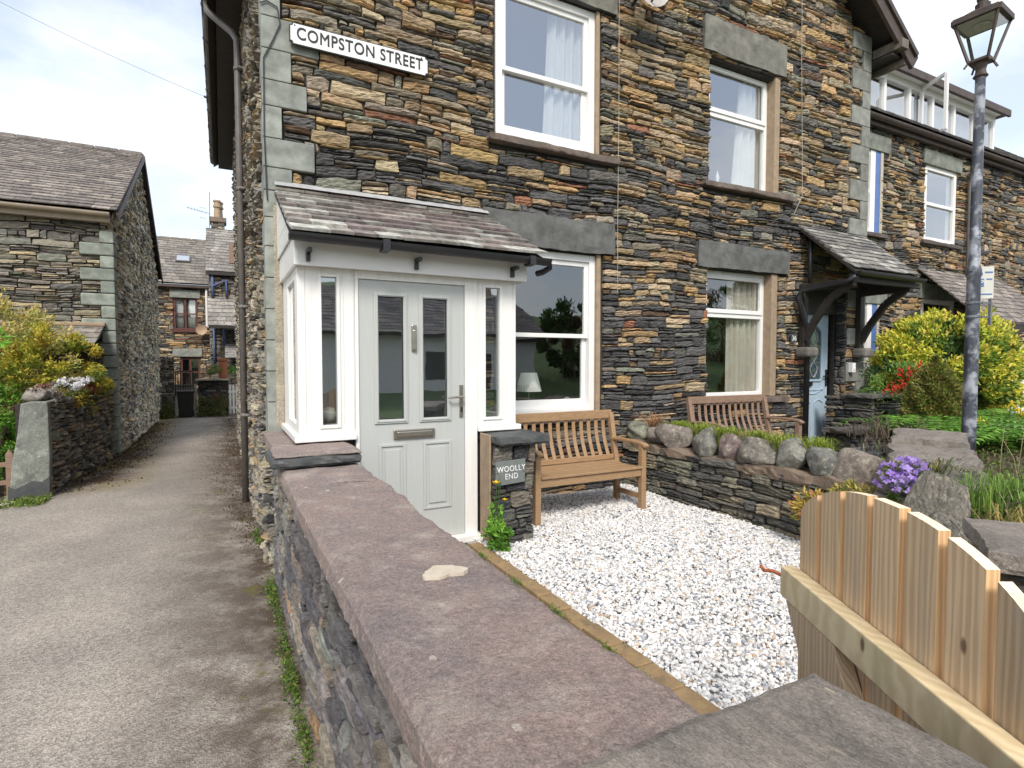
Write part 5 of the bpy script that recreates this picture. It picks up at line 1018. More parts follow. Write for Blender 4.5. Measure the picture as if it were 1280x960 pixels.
m=MB(); stones(m,LY,LYE,-.5,LR,lambda s,t,d:np.stack([LX+d,s,t],1),kind='side',seed=222,res=.08,ch=(.09,.16),ln=(.18,.5),amp=.028,strata=.010,gain=1.6,clip=lambda s,t:t<LE+ (LR-LE)*(1-abs(s-LYR)/(LYR-LY))-.05 if s<LYR else t<LE+(LR-LE)*(1-(s-LYR)/(LYE-LYR))-.05); m.build('gable_stonework',M['stone'],lh)  # gable stones and bed coloured lighter to make up for weak light there
m=MB()
for (a,b,c,d) in ql2: box(m,a,b+.02,LY-.05,LY+.25,c+.006,d-.006,np.array((.25,.275,.24))*random.Random(int(c*77)).uniform(.85,1.1))
m.build('quoin_stones',M['stoneflat'],lh,bevel=.02)
sl=math.hypot(LYR-LY+.25,LR-LE); m=MB(); slates(m,(-9.5,LY-.22,LE+.08),(1,0,0),(0,LYR-LY+.25,LR-LE-.05),9.5+LX+.10,sl,row=.20,wd=(.18,.36),cols=[(.18,.155,.14),(.22,.19,.17),(.155,.135,.125),(.25,.22,.19)],seed=223,th=.02)
slates(m,(LX+.1,LYE+.2,LE+.0),(-1,0,0),(0,-(LYE+.25-LYR),LR-LE),9.5+LX+.1,math.hypot(LYE-LYR+.25,LR-LE),row=.25,wd=(.2,.4),seed=224); m.build('roof_slates',M['slate'],lh)
m=MB(); V=[(-9.5,LY-.2,LE+.06),(LX+.08,LY-.2,LE+.06),(LX+.08,LYR,LR+.0),(-9.5,LYR,LR+.0),(LX+.08,LYE+.2,LE-.02),(-9.5,LYE+.2,LE-.02)]; m.add(V,[(0,1,2,3),(3,2,4,5)]); m.build('roof_deck',M['blackwood'],lh)
m=MB(); 
for i in range(16): box(m,-9.5+i*.49,-9.5+i*.49+.475,LYR-.11,LYR+.11,LR-.03,LR+.055,(.19,.165,.15))
m.build('ridge_tiles',M['stoneflat'],lh,bevel=.02)
m=MB(); beam(m,(LX+.11,LY-.2,LE-.03),(LX+.11,LYR,LR-.06),.03,.12); beam(m,(LX+.11,LYR,LR-.06),(LX+.11,LYE+.2,LE-.1),.03,.14); m.build('verge_board',M['brownwood'],lh)
m=MB(); gutter(m,(-9.5,LY-.27,LE+.03),(LX-.0,LY-.27,LE+.03),.065); box(m,-9.5,LX-.02,LY-.18,LY-.08,LE-.12,LE+.04); m.build('gutter',mat('buff_gutter',(.42,.35,.27),(.34,.28,.22),scale=5),lh)
lt=thing('lean_to','small slate lean-to roof against the left cottage above the yellow maple','outbuilding',(-2.7,12.3,1))
zz1=at(110,408,'y',12.65)[2]; zz0=at(118,432,'y',11.7)[2]
xr1=at(131,410,'y',12.65)[0]
m=MB(); slates(m,(-4.2,11.7,zz0),(1,0,0),(0,.95,zz1-zz0),xr1+4.2,math.hypot(.95,zz1-zz0),row=.3,wd=(.3,.5),cols=[(.22,.21,.20),(.27,.24,.21)],seed=231,th=.025); m.build('lean_to_slates',M['slate'],lt)
m=MB(); box(m,-4.1,xr1-.1,11.8,12.6,-.4,zz0-.06); m.build('lean_to_wall',M['mortar'],lt)
m=MB(); box(m,-4.2,xr1+.02,12.55,12.68,zz1-.0,zz1+.07); m.build('mortar_fillet',M['render'],lt,bevel=.02)
# left garden wall, standing slab, fence
gw=thing('lane_garden_wall','rough stone garden wall along the left of the lane below the yellow maple','wall',(-2.2,11,LZ))
def gwpos(s,t,d): 
    f=(s-9.35)/(12.7-9.35); x=-2.03+.23*f; return np.stack([x+d,s,t],1)
m=MB(); stones(m,9.38,12.7,LZ-.08,.90,gwpos,kind='left',gain=1.15,seed=241,res=.05,ch=(.06,.12),ln=(.12,.3),amp=.035); m.build('lane_face_stonework',M['stone'],gw)
m=MB(); box(m,-2.4,-2.07,9.42,12.66,LZ-.1,.86); m.build('wall_core',M['mortar'],gw)
m=MB()
for i in range(9): boulder(m,(-2.2+.2*(i*.37)/3.3,9.55+i*.37,.95),(.17,.2,.10),seed=250+i,c=(.22,.20,.18),n=3,am=.2)
m.build('wall_top_stones',M['cobble'],gw,smooth=True)
ss=thing('standing_slab','tall upright green grey slate slab ending the garden wall beside the lane','gatepost stone',(-2.2,9.25,LZ))
m=MB(); prism(m,[(-2.44,LZ-.1),(-2.03,LZ-.1),(-2.01,.2),(-2.015,.90),(-2.20,.905),(-2.29,.88),(-2.33,.5),(-2.40,.1)],'y',9.20,9.34,(.20,.215,.185)); m.build('slab_stone',rockmat('green_grey_slab',(.19,.20,.175),(.10,.11,.10),(.27,.29,.25),(.36,.37,.32),sc=4,p=(.52,.66)),ss,bevel=.015)
m=MB(); prism(m,[(-2.445,LZ-.1),(-2.025,LZ-.1),(-2.02,LZ+.30),(-2.10,LZ+.24),(-2.2,LZ+.26),(-2.36,LZ+.17),(-2.44,LZ+.2)],'y',9.193,9.25,(.04,.042,.045)); m.build('dark_foot',M['darkslate'],ss)  # thin darker layer with an uneven top over the slab foot
fe=thing('picket_fence','weathered wooden picket fence at the far left edge of the lane','fence',(-2.7,9.6,LZ))
for i in range(5):
    m=MB(); x=-2.50-.17*i; prism(m,[(x-.05,LZ),(x+.03,LZ),(x+.03,.20),(x-.01,.27),(x-.05,.20)],'y',9.55,9.575,(.3,.2,.12)); m.build('picket',M['teakold'],fe,bevel=.004)
for z in (-.18,.06): m=MB(); box(m,-4.2,-2.42,9.576,9.62,z-.03,z+.03); m.build('rail',M['teakold'],fe)
# ================================================================== HOUSES AT THE END OF THE LANE
BY=26.
bh=thing('far_house','stone house at the end of the lane with brown framed windows and a roof light','house',(-1.5,BY,LZ))
b=lambda px,py: at(px,py,'y',BY)
be=b(230,356)[2]
bw1=(b(207,0)[0],b(238,0)[0],b(222,412)[2],b(222,372)[2]); bw2=(b(213,0)[0]+.05,b(240,0)[0],b(228,473)[2]-.35,b(228,447)[2])
lin=[(b(203,0)[0],b(242,0)[0],b(220,372)[2],b(220,362)[2]),(b(205,0)[0],b(243,0)[0],b(220,446)[2],b(220,436)[2])]
BX1=b(262,400)[0]
m=MB(); stones(m,-4,BX1,-.6,be,lambda s,t,d:np.stack([s,BY-d,t],1),holes=[bw1,bw2]+lin,kind='facade',seed=261,res=.12,ch=(.10,.18),ln=(.25,.7),amp=.03); m.build('front_wall_stonework',M['stone'],bh)
m=MB(); wall_grid(m,-4,BX1,-.6,be,BY+.04,[bw1,bw2]); m.build('front_wall',M['mortar'],bh)
for l_ in lin: m=MB(); box(m,l_[0],l_[1],BY-.05,BY+.2,l_[2],l_[3],(.25,.26,.23)); m.build('lintel',M['stoneflat'],bh,bevel=.02)
M['redbrown']=mat('red_brown_joinery',(.13,.045,.035),(.10,.035,.03),rough=.5)
for (a_,b_2,c,d) in (bw1,bw2):
    m=MB(); frame_rect(m,a_,b_2,c,d,BY+.05,BY+.12,.07); box(m,(a_+b_2)/2-.035,(a_+b_2)/2+.035,BY+.051,BY+.119,c+.07,d-.07); box(m,a_+.07,(a_+b_2)/2-.036,BY+.055,BY+.115,(c+d)/2-.02,(c+d)/2+.03); box(m,(a_+b_2)/2+.036,b_2-.07,BY+.055,BY+.115,(c+d)/2-.02,(c+d)/2+.03)
    w_=m.build('window',M['redbrown'],bh); glazing(a_+.06,b_2-.06,c+.06,d-.06,BY+.09,w_); room(a_-.3,b_2+.2,c-.2,d+.2,BY+.3,1.5).build('room_interior',M['room'],bh)
    m=MB(); box(m,a_-.05,b_2+.1,BY-.08,BY+.05,c-.1,c-.01); m.build('sill',M['redbrown'],bh)
for s_ in (0,1):
    m=MB(); x=bw1[0]+.1 if not s_ else bw1[1]-.33
    for i in range(6): tube(m,[(x+i*.045,BY+.22,bw1[2]+.05),(x+i*.045,BY+.22,bw1[3]-.1)],.03,6)
    tag(m.build('curtain',M['curtain'],smooth=True),'pale curtain at the %s side of the far house upper window'%('left','right')[s_],'curtain')
RB=28.8; rz_=at(230,300,'y',RB)[2]
m=MB(); slates(m,(-4,BY-.25,be+.02),(1,0,0),(0,RB-BY+.25,rz_-be),4+BX1+.15,math.hypot(RB-BY+.25,rz_-be),row=.25,wd=(.22,.4),cols=[(.19,.17,.15),(.22,.20,.17),(.165,.15,.135)],seed=263,th=.02); m.build('roof_slates',M['slate'],bh)
m=MB(); m.add([(-4,BY-.2,be-.0),(BX1,BY-.2,be-.0),(BX1,RB,rz_-.02),(-4,RB,rz_-.02)],[(0,1,2,3)]); box(m,-4,BX1,BY-.22,BY-.04,be-.12,be-.01); m.build('roof_deck',M['brownwood'],bh)
m=MB(); 
for i in range(9): box(m,-4+i*.42,-4+i*.42+.40,RB-.12,RB+.12,rz_-.04,rz_+.07,(.2,.17,.14))
m.build('ridge_tiles',M['stoneflat'],bh,bevel=.02)
p0=at(222,330,'y',BY+.6); 
sk=at(229,326,'y',BY+1.3); nn=np.array([0,-(rz_-be),RB-BY+.25]); nn/=np.linalg.norm(nn); ww_=np.array([0,RB-BY+.25,rz_-be]); ww_/=np.linalg.norm(ww_)
tt=((sk[2]-be)/(rz_-be)); sk=np.array([sk[0],BY-.25+tt*(RB-BY+.25),be+tt*(rz_-be)])+nn*.08
m=MB(); obox(m,sk,(.27,0,0),ww_*.26,nn*.05); rl=m.build('roof_light',M['greypipe'],bh)
m=MB(); obox(m,sk+nn*.052,(.22,0,0),ww_*.20,nn*.004); m.build('roof_light_glass',glass('skylight_glass',.75),rl)
m=MB(); x=b(250,0)[0]; tube(m,[(x,BY-.1,be-.1),(x,BY-.1,b(250,408)[2])],.045,8); tube(m,[(x,BY-.1,b(250,408)[2]),(x+.22,BY-.1,b(250,410)[2])],.04,8); m.build('white_waste_pipe',M['white'],bh)
t=thing('satellite_dish','small tan satellite dish on the wall of the far house at the lane end','satellite dish',tuple(b(252,413)))
c_=b(252,413)+[0,-.35,0]; m=MB(); V=[];
for r,z in ((0,.0),(.12,-.015),(.2,-.05)):
    for j in range(16): A_=2*math.pi*j/16; V.append((c_[0]+r*math.cos(A_),c_[1]+z,c_[2]+r*math.sin(A_)))
m.add(V,[(i*16+j,i*16+(j+1)%16,(i+1)*16+(j+1)%16,(i+1)*16+j) for i in range(2) for j in range(16)]); m.build('reflector',mat('dish_tan',(.50,.36,.24),(.42,.30,.2)),t,smooth=True)
m=MB(); tube(m,[c_,c_+[0,.35,-.1]],.02,6); m.build('dish_arm',M['signblack'],t)
# taller house right of it
TY=24.
th=thing('far_gabled_house','tall narrow stone house with a chimney and blue waste pipes at the lane end','house',(.8,TY,LZ))
c=lambda px,py,y=TY: at(px,py,'y',y)
te=c(280,341)[2]; tx0=c(262,400)[0]; tr=c(280,288,TY+2)[2]
m=MB(); stones(m,tx0,3.2,-.5,te,lambda s,t,d:np.stack([s,TY-d,t],1),kind='left',seed=271,res=.12,ch=(.10,.18),ln=(.25,.7),amp=.03); stones(m,TY,BY,-.5,te,lambda s,t,d:np.stack([tx0-d,s,t],1),kind='left',seed=272,res=.14,ch=(.10,.18),ln=(.3,.7)); m.build('stonework',M['stone'],th)
m=MB(); box(m,tx0+.04,3.2,TY+.04,TY+5,-.5,te); m.build('wall_core',M['mortar'],th)
m=MB(); slates(m,(tx0-.1,TY-.15,te),(1,0,0),(0,2.1,tr-te),3.3,math.hypot(2.1,tr-te),row=.22,wd=(.2,.36),cols=[(.22,.20,.18),(.26,.24,.215),(.19,.175,.16)],seed=273,th=.02); m.build('roof_slates',M['slate'],th); m=MB()
z0=c(280,409)[2]; z1=c(280,372)[2]; slates(m,(tx0-.05,TY-.9,z0),(1,0,0),(0,.9,z1-z0),2.2,math.hypot(.9,z1-z0),row=.22,wd=(.2,.34),cols=[(.24,.22,.20),(.28,.26,.23)],seed=274,th=.02); m.build('middle_roof_slates',M['slate'],th); m=MB(); z0=c(290,448)[2]; z1=c(290,430)[2]
slates(m,(c(281,440)[0],TY-.9,z0),(1,0,0),(0,.9,z1-z0),2.2,math.hypot(.9,z1-z0),row=.2,wd=(.2,.34),cols=[(.28,.26,.24)],seed=275,th=.02); m.build('lower_roof_slates',M['slate'],th)
m=MB(); m.add([(tx0-.08,TY-.1,te-.03),(3.2,TY-.1,te-.03),(3.2,TY+2,tr-.04),(tx0-.08,TY+2,tr-.04)],[(0,1,2,3)]); m.add([(tx0,TY,te-.03),(tx0,TY+2,tr),(tx0,TY+4,te-.03)],[(0,1,2)]); box(m,tx0-.1,3.2,TY-.2,TY-.1,te-.12,te-.0); m.build('fascia',M['blackwood'],th); m=MB(); box(m,tx0-.03,1.5,TY-.93,TY-.88,c(280,412)[2],c(280,408)[2]); m.build('lean_to_gutter',M['blackwood'],th)
m=MB(); x=tx0+.12; tube(m,[(x,TY-.08,te-.1),(x,TY-.08,c(262,372)[2])],.05,8); tube(m,[(c(266,358)[0],TY-.1,c(266,358)[2]),(c(282,351)[0],TY-.1,c(282,351)[2]),(c(283,352)[0],TY-.1,c(283,372)[2])],.05,8); tube(m,[(c(280,412)[0],TY-.1,c(280,412)[2]),(c(280,412)[0],TY-.1,c(280,432)[2])],.05,8); tube(m,[(x+.02,TY-.1,c(262,405)[2]),(x+.02,TY-.1,c(262,460)[2])],.04,8); m.build('blue_waste_pipe',mat('slate_blue_pipe',(.06,.09,.22),(.12,.15,.28)),th,smooth=True)
m=MB(); box(m,c(280,0)[0],c(291,0)[0],TY+.2,TY+.6,c(285,329,TY+.3)[2],c(285,304,TY+.3)[2]); m.build('brown_dormer_cheek',M['teakold'],th); m=MB(); box(m,c(287,0)[0],c(300,0)[0],TY+.15,TY+.19,c(285,328,TY+.2)[2],c(285,306,TY+.2)[2]); m.build('dormer_window',M['upvc'],th)
ck=thing('chimney','stone chimney stack with two buff clay pots on the lane end houses','chimney',tuple(at(272,290,'y',26)))
p0=at(264,300,'y',26);p1=at(281,275,'y',26)
m=MB(); stones(m,p0[0],p1[0],p0[2]-1,p1[2]-.1,lambda s,t,d:np.stack([s,26-d,t],1),kind='side',seed=281,res=.1,ch=(.1,.16),ln=(.2,.4)); box(m,p0[0]+.01,p1[0]-.01,26.03,26.6,p0[2]-1.5,p1[2]-.05,(.2,.18,.15)); m.build('chimney_stack',M['stone'],ck)
m=MB(); box(m,p0[0]-.06,p1[0]+.06,25.93,26.66,p1[2]-.12,p1[2]+.08,(.19,.14,.11)); m.build('chimney_cap',M['stoneflat'],ck,bevel=.02)
for dx_,dy_ in ((-.02,.2),(.07,.45)):
    m=MB(); lathe(m,[(.13,.08),(.11,.5),(.15,.52),(.15,.60),(.12,.62),(.12,.72),(.15,.74),(.15,.80),(.10,.80)],((p0[0]+p1[0])/2+dx_,26+dy_,p1[2]),12); m.build('chimney_pot',mat('buff_clay',(.42,.31,.20),(.30,.20,.13),scale=6),ck,smooth=False)
ae=thing('aerial','thin television aerial on a pole beside the far chimney','aerial',tuple(at(262,285,'y',25.9)))
a0=at(262,290,'y',25.9);a1=at(262,240,'y',25.9); m=MB(); tube(m,[a0,a1],.014,5); m.build('pole',M['greypipe'],ae)
m=MB(); h=at(262,267,'y',25.9)[2]; tube(m,[(a0[0],25.9,h),(a0[0]-.8,25.9,h+.16)],.010,4)
for i in range(7): x=a0[0]-.12-.1*i; z=h+.024+.02*i; tube(m,[(x,25.7,z-.12),(x,26.1,z+.12)],.006,4)
for dz in (-.2,.2): tube(m,[(a0[0]-.1,25.9,h+dz),(a0[0]-.35,25.9,h+dz)],.008,4)
m.build('aerial_elements',M['greypipe'],ae)
# end of the lane: walls, gate, bin, pots
ew=thing('end_wall','low dark stone wall with a pale coping at the end of the lane','wall',(-.2,21.3,LZ))
e0=at(247,476,'y',21.2);e1=at(285,476,'y',21.2)
m=MB(); stones(m,e0[0],e1[0],-.5,e0[2],lambda s,t,d:np.stack([s,21.2-d,t],1),kind='dark',seed=291,res=.08,ln=(.15,.4)); box(m,e0[0]+.01,e1[0],21.24,21.5,-.5,e0[2],(.04,.04,.04)); m.build('end_wall_stonework',M['stone'],ew)
m=MB(); slab(m,e0[0]-.05,e1[0]+.03,21.1,21.6,e0[2],e0[2]+.06,seed=292,rag=.01,res=.1,c=(.35,.31,.26)); m.build('end_wall_coping',M['stoneflat'],ew)
e2=at(201,446,'y',21.5);e3=at(217,446,'y',21.5)
m=MB(); stones(m,e2[0]-.2,e3[0],-.5,e2[2],lambda s,t,d:np.stack([s,21.4-d,t],1),kind='side',seed=293,res=.08,ln=(.12,.3)); box(m,e2[0]-.2,e3[0]-.01,21.44,21.8,-.5,e2[2],(.06,.055,.05))
tag(m.build('garden_pier',M['stone']),'narrow pale stone pier between the left cottage and the black wheelie bin','pier')
wg=thing('white_gate','small white picket gate at the end of the lane beside the drainpipe','gate',tuple(at(292,518,'y',21.1)))
g0=at(285,480,'y',21.1);g1=at(300,480,'y',21.1)
for i in range(6):
    x=g0[0]+.03+i*.1; m=MB(); prism(m,[(x,LZ+.05),(x+.06,LZ+.05),(x+.06,g0[2]-.08),(x+.03,g0[2]),(x,g0[2]-.08)],'y',21.08,21.10); m.build('picket',M['white'],wg)
m=MB(); box(m,g0[0],g0[0]+.62,21.101,21.13,LZ+.2,LZ+.28); m.build('rail',M['white'],wg); m=MB(); box(m,g0[0],g0[0]+.62,21.101,21.13,g0[2]-.3,g0[2]-.22); m.build('rail',M['white'],wg)
wb=thing('wheelie_bin','black wheelie bin at the end of the lane under the railing','bin',(-1.08,20.95,LZ))
b0=at(220,489,'y',20.7);b1=at(243,489,'y',20.7)
m=MB(); x0,x1=b0[0]+.02,b1[0]-.02; zt2=b0[2]; V=[(x0+.05,20.72,LZ+.02),(x1-.05,20.72,LZ+.02),(x1-.05,21.15,LZ+.02),(x0+.05,21.15,LZ+.02),(x0,20.66,zt2-.06),(x1,20.66,zt2-.06),(x1,21.2,zt2-.06),(x0,21.2,zt2-.06)]; m.add(V,[(3,2,1,0),(4,5,6,7),(0,1,5,4),(1,2,6,5),(2,3,7,6),(3,0,4,7)]); m.build('bin_body',M['black'],wb,bevel=.015)
m=MB(); box(m,x0-.03,x1+.03,20.62,21.25,zt2-.058,zt2+.01); box(m,x0+.05,x1-.05,21.25,21.3,zt2-.04,zt2); m.build('bin_lid',M['black'],wb,bevel=.02)
for x in (x0+.03,x1-.03): m=MB(); tube(m,[(x-.02,21.2,LZ+.10),(x+.02,21.2,LZ+.10)],.10,14); m.build('wheel',M['black'],wb)
rl_=thing('iron_railing','short dark railing below the far house lower window','railing',tuple(at(228,480,'y',22)))
r0=at(219,464,'y',22);r1=at(241,464,'y',22); m=MB(); 
for i in range(8): x=r0[0]+(r1[0]-r0[0])*i/7; tube(m,[(x,22,r0[2]-.85),(x,22,r0[2])],.016,5)
tube(m,[(r0[0],22,r0[2]),(r1[0],22,r0[2])],.02,5); tube(m,[(r0[0],22,r0[2]-.5),(r1[0],22,r0[2]-.5)],.02,5); m.build('railing_bars',M['blackwood'],rl_)
m=MB(); box(m,r0[0]-.1,r1[0]+.1,22.06,22.1,LZ,r0[2]-.45); m.build('pale_screen',M['palerender'],rl_)
pt=thing('chimney_pot_planter','terracotta coloured clay planter standing on the end wall','planter',tuple(at(279,474,'y',21.3)))
p=at(279,475,'y',21.35); m=MB(); lathe(m,[(.12,.02),(.14,.1),(.13,.6),(.16,.62),(.16,.7),(.12,.7)],(p[0],21.35,e0[2]+.05),12); m.build('clay_body',M['terracotta'],pt)
# ================================================================== ACROSS THE STREET, BEHIND THE CAMERA (seen mirrored in the panes)
m=MB(); xs=np.linspace(-60,90,40);ys=np.linspace(-70,-7,20);X,Y=np.meshgrid(xs,ys); Z=LZ+np.clip((-Y-9)/12,0,1)*1.9+np.clip((-Y-20)/50,0,1)*9*(1+.2*np.sin(X*.1)); idx=np.arange(X.size).reshape(X.shape); q=np.stack([idx[:-1,:-1].ravel(),idx[:-1,1:].ravel(),idx[1:,1:].ravel(),idx[1:,:-1].ravel()],1)
m.add(np.stack([X.ravel(),Y.ravel(),Z.ravel()],1),q); tag(m.build('hill',mat('meadow_grass',(.10,.17,.045),(.06,.11,.03),scale=3,rough=.9,bump=.6),smooth=True),kind='structure')
oc=thing('opposite_cottage','white rendered cottage with slate roof on the opposite side of the street','house',(8,-13,LZ))
m=MB(); box(m,3,13.5,-19,-13,LZ-.1,2.6); m.build('wall',M['white'],oc)
m=MB(); prism(m,[(-12.6,2.5),(-16,4.6),(-19.4,2.5),(-19.4,2.4),(-12.6,2.4)],'x',2.7,13.8); m.build('roof',M['blackwood'],oc); m=MB(); slates(m,(13.9,-12.55,2.52),(-1,0,0),(0,-3.45,2.12),11.2,4.05,row=.3,wd=(.3,.5),cols=[(.17,.16,.155),(.22,.20,.19)],seed=7); m.build('roof_slates',M['slate'],oc)
for x in (5,10.5): m=MB(); box(m,x,x+.9,-16.5,-15.6,4.0,5.4); m.build('chimney',M['render'],oc)
for x in (4.2,7.2,11): m=MB(); box(m,x,x+1,-13.0,-12.97,.7,1.8); m.build('window',M['signblack'],oc)
m=MB(); box(m,9.2,10.1,-13,-12.97,LZ,1.75); m.build('door',M['signblack'],oc)
# ================================================================== INSIDE THE WINDOWS
def drape(x0,x1,z0,z1,y,name,mt,label,amp=.03,f=55,flare=0):
    m=MB(); n=70; V=[]
    for z in (z0,(z0+z1)/2,z1):
        for i in range(n+1):
            u=i/n; k=1 if z==z1 else (.8 if z>z0 else 1); x=x0+(x1-x0)*u+(flare*(z1-z)*(1-u)); V.append((x,y+amp*math.sin(u*(x1-x0)*f)+.3*amp*math.sin(u*(x1-x0)*f*2.3+z),z))
    m.add(V,[(r*(n+1)+i,r*(n+1)+i+1,(r+1)*(n+1)+i+1,(r+1)*(n+1)+i) for r in range(2) for i in range(n)]); return tag(m.build(name,mt,smooth=True),label,'curtain')
drape(3.18,3.66,3.72,5.2,HY+.19,'curtain',M['curtain'],'white curtain at the right of the upper sash window',flare=-.05)
drape(6.18,6.60,3.70,5.15,HY+.225,'curtain',M['curtain'],'pale curtain gathered at the right of the upper casement window',flare=-.10)
drape(6.00,6.62,.98,2.56,HY+.225,'curtain',M['cream'],'long cream curtain at the right of the lower casement window above the weathered bench')
drape(5.40,5.60,.98,2.56,HY+.225,'curtain',M['cream'],'narrow cream curtain at the left of the lower casement window')
fg=thing('figurine','tiny white figurine on the inner sill of the upper casement window','ornament',(5.85,HY+.28,3.74))
m=MB(); lathe(m,[(.03,0),(.035,.03),(.02,.08),(.028,.12),(.015,.16),(.004,.2)],(5.85,HY+.28,3.73),10); m.build('figurine_body',M['white'],fg,smooth=True)
tl=thing('table_lamp','table lamp with a pleated pale shade inside the lower sash window','lamp',(2.97,HY+.24,.85))
lc=at(661,470,'y',HY+.24)
m=MB(); V=[];n=60; zt_=at(661,466,'y',HY+.24)[2]; zb_=at(661,489,'y',HY+.24)[2]; r1=(at(678,480,'y',HY+.24)[0]-lc[0])*.80; r0=r1*.62
for r,z in ((r1,zb_),(r0,zt_)):
    for j in range(n): A_=2*math.pi*j/n; q_=r*(1+.03*(j%2)); V.append((lc[0]+q_*math.cos(A_),HY+.24+q_*math.sin(A_),z))
m.add(V,[(j,(j+1)%n,n+(j+1)%n,n+j) for j in range(n)]); m.build('lamp_shade',mat('pleated_shade',(.75,.76,.70),(.65,.66,.60),trans=.4),tl)
m=MB(); tube(m,[(lc[0],HY+.24,zb_-.01),(lc[0],HY+.24,.88)],.007,6); lathe(m,[(.06,.0),(.05,.02),(.01,.03)],(lc[0],HY+.24,.86),12); m.build('lamp_stand',M['nickel'],tl)
m=MB(); box(m,2.5,3.7,HY+.17,HY+.55,.80,.86); tag(m.build('window_ledge',M['palerender']),'inner ledge of the lower sash window carrying the lamp','window ledge')
va=thing('glass_ornament','looped glass ornament at the right of the lower sash window ledge','ornament',(3.5,HY+.3,.86))
m=MB(); 
for k in range(4):
    a_=k*.8; tube(m,[(3.52+.05*math.cos(t)*math.cos(a_),HY+.3+.05*math.cos(t)*math.sin(a_),.94+.07*math.sin(t)) for t in np.linspace(0,6.28,20)],.005,5)
m.build('glass_loops',M['lead'],va)
# ================================================================== PLANTS
GR=[(.055,.13,.02),(.08,.17,.03),(.035,.09,.018)]; YG=[(.20,.26,.03),(.14,.20,.03),(.30,.30,.04)]
def plant(name,label,cat,loc,group=None): return thing(name,label,cat,loc,group)
def wpart(fn,name,parent,mt='leaf'):
    m=MB(); fn(m); return m.build(name,M[mt],parent)
# yellow maple over the left wall
mp_=plant('maple_shrub','broad golden yellow maple spilling over the garden wall by the left cottage','shrub',(-3.0,11.3,LZ))
def f(m):
    crown(m,(-3.25,11.2,1.25),(1.25,1.1,1.12),24000,.065,[(.30,.31,.09),(.27,.31,.08),(.36,.33,.11),(.20,.26,.06)],seed=301,clumps=130,cs=.18,tip=[(.62,.50,.16),(.62,.44,.22),(.52,.50,.13)],asp=.35)
    crown(m,(-2.35,11.2,1.2),(.62,1.2,.72),13000,.06,[(.22,.24,.03),(.12,.17,.025),(.34,.26,.04)],seed=302,clumps=80,cs=.2,tip=[(.58,.48,.06),(.48,.44,.06)],asp=.4)
    crown(m,(-2.1,12.1,1.0),(.36,.6,.55),5000,.06,[(.22,.24,.03),(.30,.25,.04)],seed=303,clumps=24,cs=.3,tip=[(.62,.50,.06)],asp=.4)
wpart(f,'foliage',mp_)
m=MB(); rng=np.random.default_rng(1)
for i in range(9):
    a_=rng.uniform(0,6.28); e=np.array([-3.1+.9*math.cos(a_),11.3+.9*math.sin(a_),1.3+rng.uniform(0,.5)]); s_=np.array([-3.0,11.4,LZ]); mid=(s_+e)/2+rng.normal(0,.12,3); tube(m,[s_,mid,e],[.06,.035,.012],6)
m.build('branches',M['bark'],mp_)
hg=plant('green_hedge','bright green leafy hedge below the maple at the left edge','hedge',(-3.0,10.0,LZ))
wpart(lambda m:crown(m,(-3.05,10.15,.35),(.62,.5,.75),6500,.06,[(.07,.18,.02),(.11,.24,.03),(.04,.10,.015)],seed=305,clumps=60,cs=.22,tip=[(.16,.34,.04)],asp=.5),'foliage',hg)
wpart(lambda m:[tube(m,[(-3.0,10.2,LZ),(-3.0+dx,10.2,.5)],.03,6) for dx in (-.3,0,.3)],'stems',hg,'bark')
ln=plant('overhanging_branch','fresh green leaves hanging in at the left edge above the maple','branch',(-3.4,9.6,2.0))
c0=at(-12,436,'y',9.7); wpart(lambda m:crown(m,c0+[0,0,.1],(.16,.2,.16),110,.10,[(.10,.26,.03),(.15,.34,.04)],seed=306,clumps=9,cs=.4,asp=.3),'foliage',ln)
wpart(lambda m:tube(m,[c0+[-.9,.2,-.9],c0+[-.3,0,0],c0+[.1,0,.1]],[.03,.015,.006],6),'twig',ln,'bark')
cf=at(85,478,'y',10.4)
wf=plant('white_candytuft','mound of white flowers on top of the left garden wall','flowers',(cf[0],10.4,.95))
def f(m):
    r=np.random.default_rng(4)
    for k in range(9):
        P=np.stack([cf[0]+.05+r.uniform(-.16,.18)+r.normal(0,.035,70),9.9+k*.12+r.normal(0,.05,70),1.08+.06*math.sin(k)+r.normal(0,.02,70)],1); leaves(m,P,.035,np.tile([.75,.75,.76],(70,1)),r,asp=.9,up=.8)
wpart(f,'blossom',wf); wpart(lambda m:crown(m,(cf[0]+.05,10.35,1.0),(.2,.6,.1),1200,.035,[(.12,.15,.04),(.20,.18,.06)],seed=7,clumps=20,cs=.4),'foliage',wf)
rh=plant('red_heuchera','red brown leafed plant on the left garden wall beside the white flowers','plant',(-2.1,11.2,.95))
wpart(lambda m:crown(m,(-2.05,11.1,.98),(.22,.6,.14),1100,.05,[(.20,.07,.05),(.28,.10,.06),(.14,.10,.04)],seed=8,clumps=20,cs=.4,asp=.7),'foliage',rh)
wpart(lambda m:crown(m,(-2.15,9.75,1.0),(.16,.3,.09),500,.04,[(.24,.22,.18),(.16,.12,.10),(.25,.12,.09)],seed=9,clumps=12,cs=.4,asp=.7),'foliage',plant('stonecrop','clump of grey and russet stonecrop on the wall above the standing slab','plant',(-2.15,9.75,.95)))
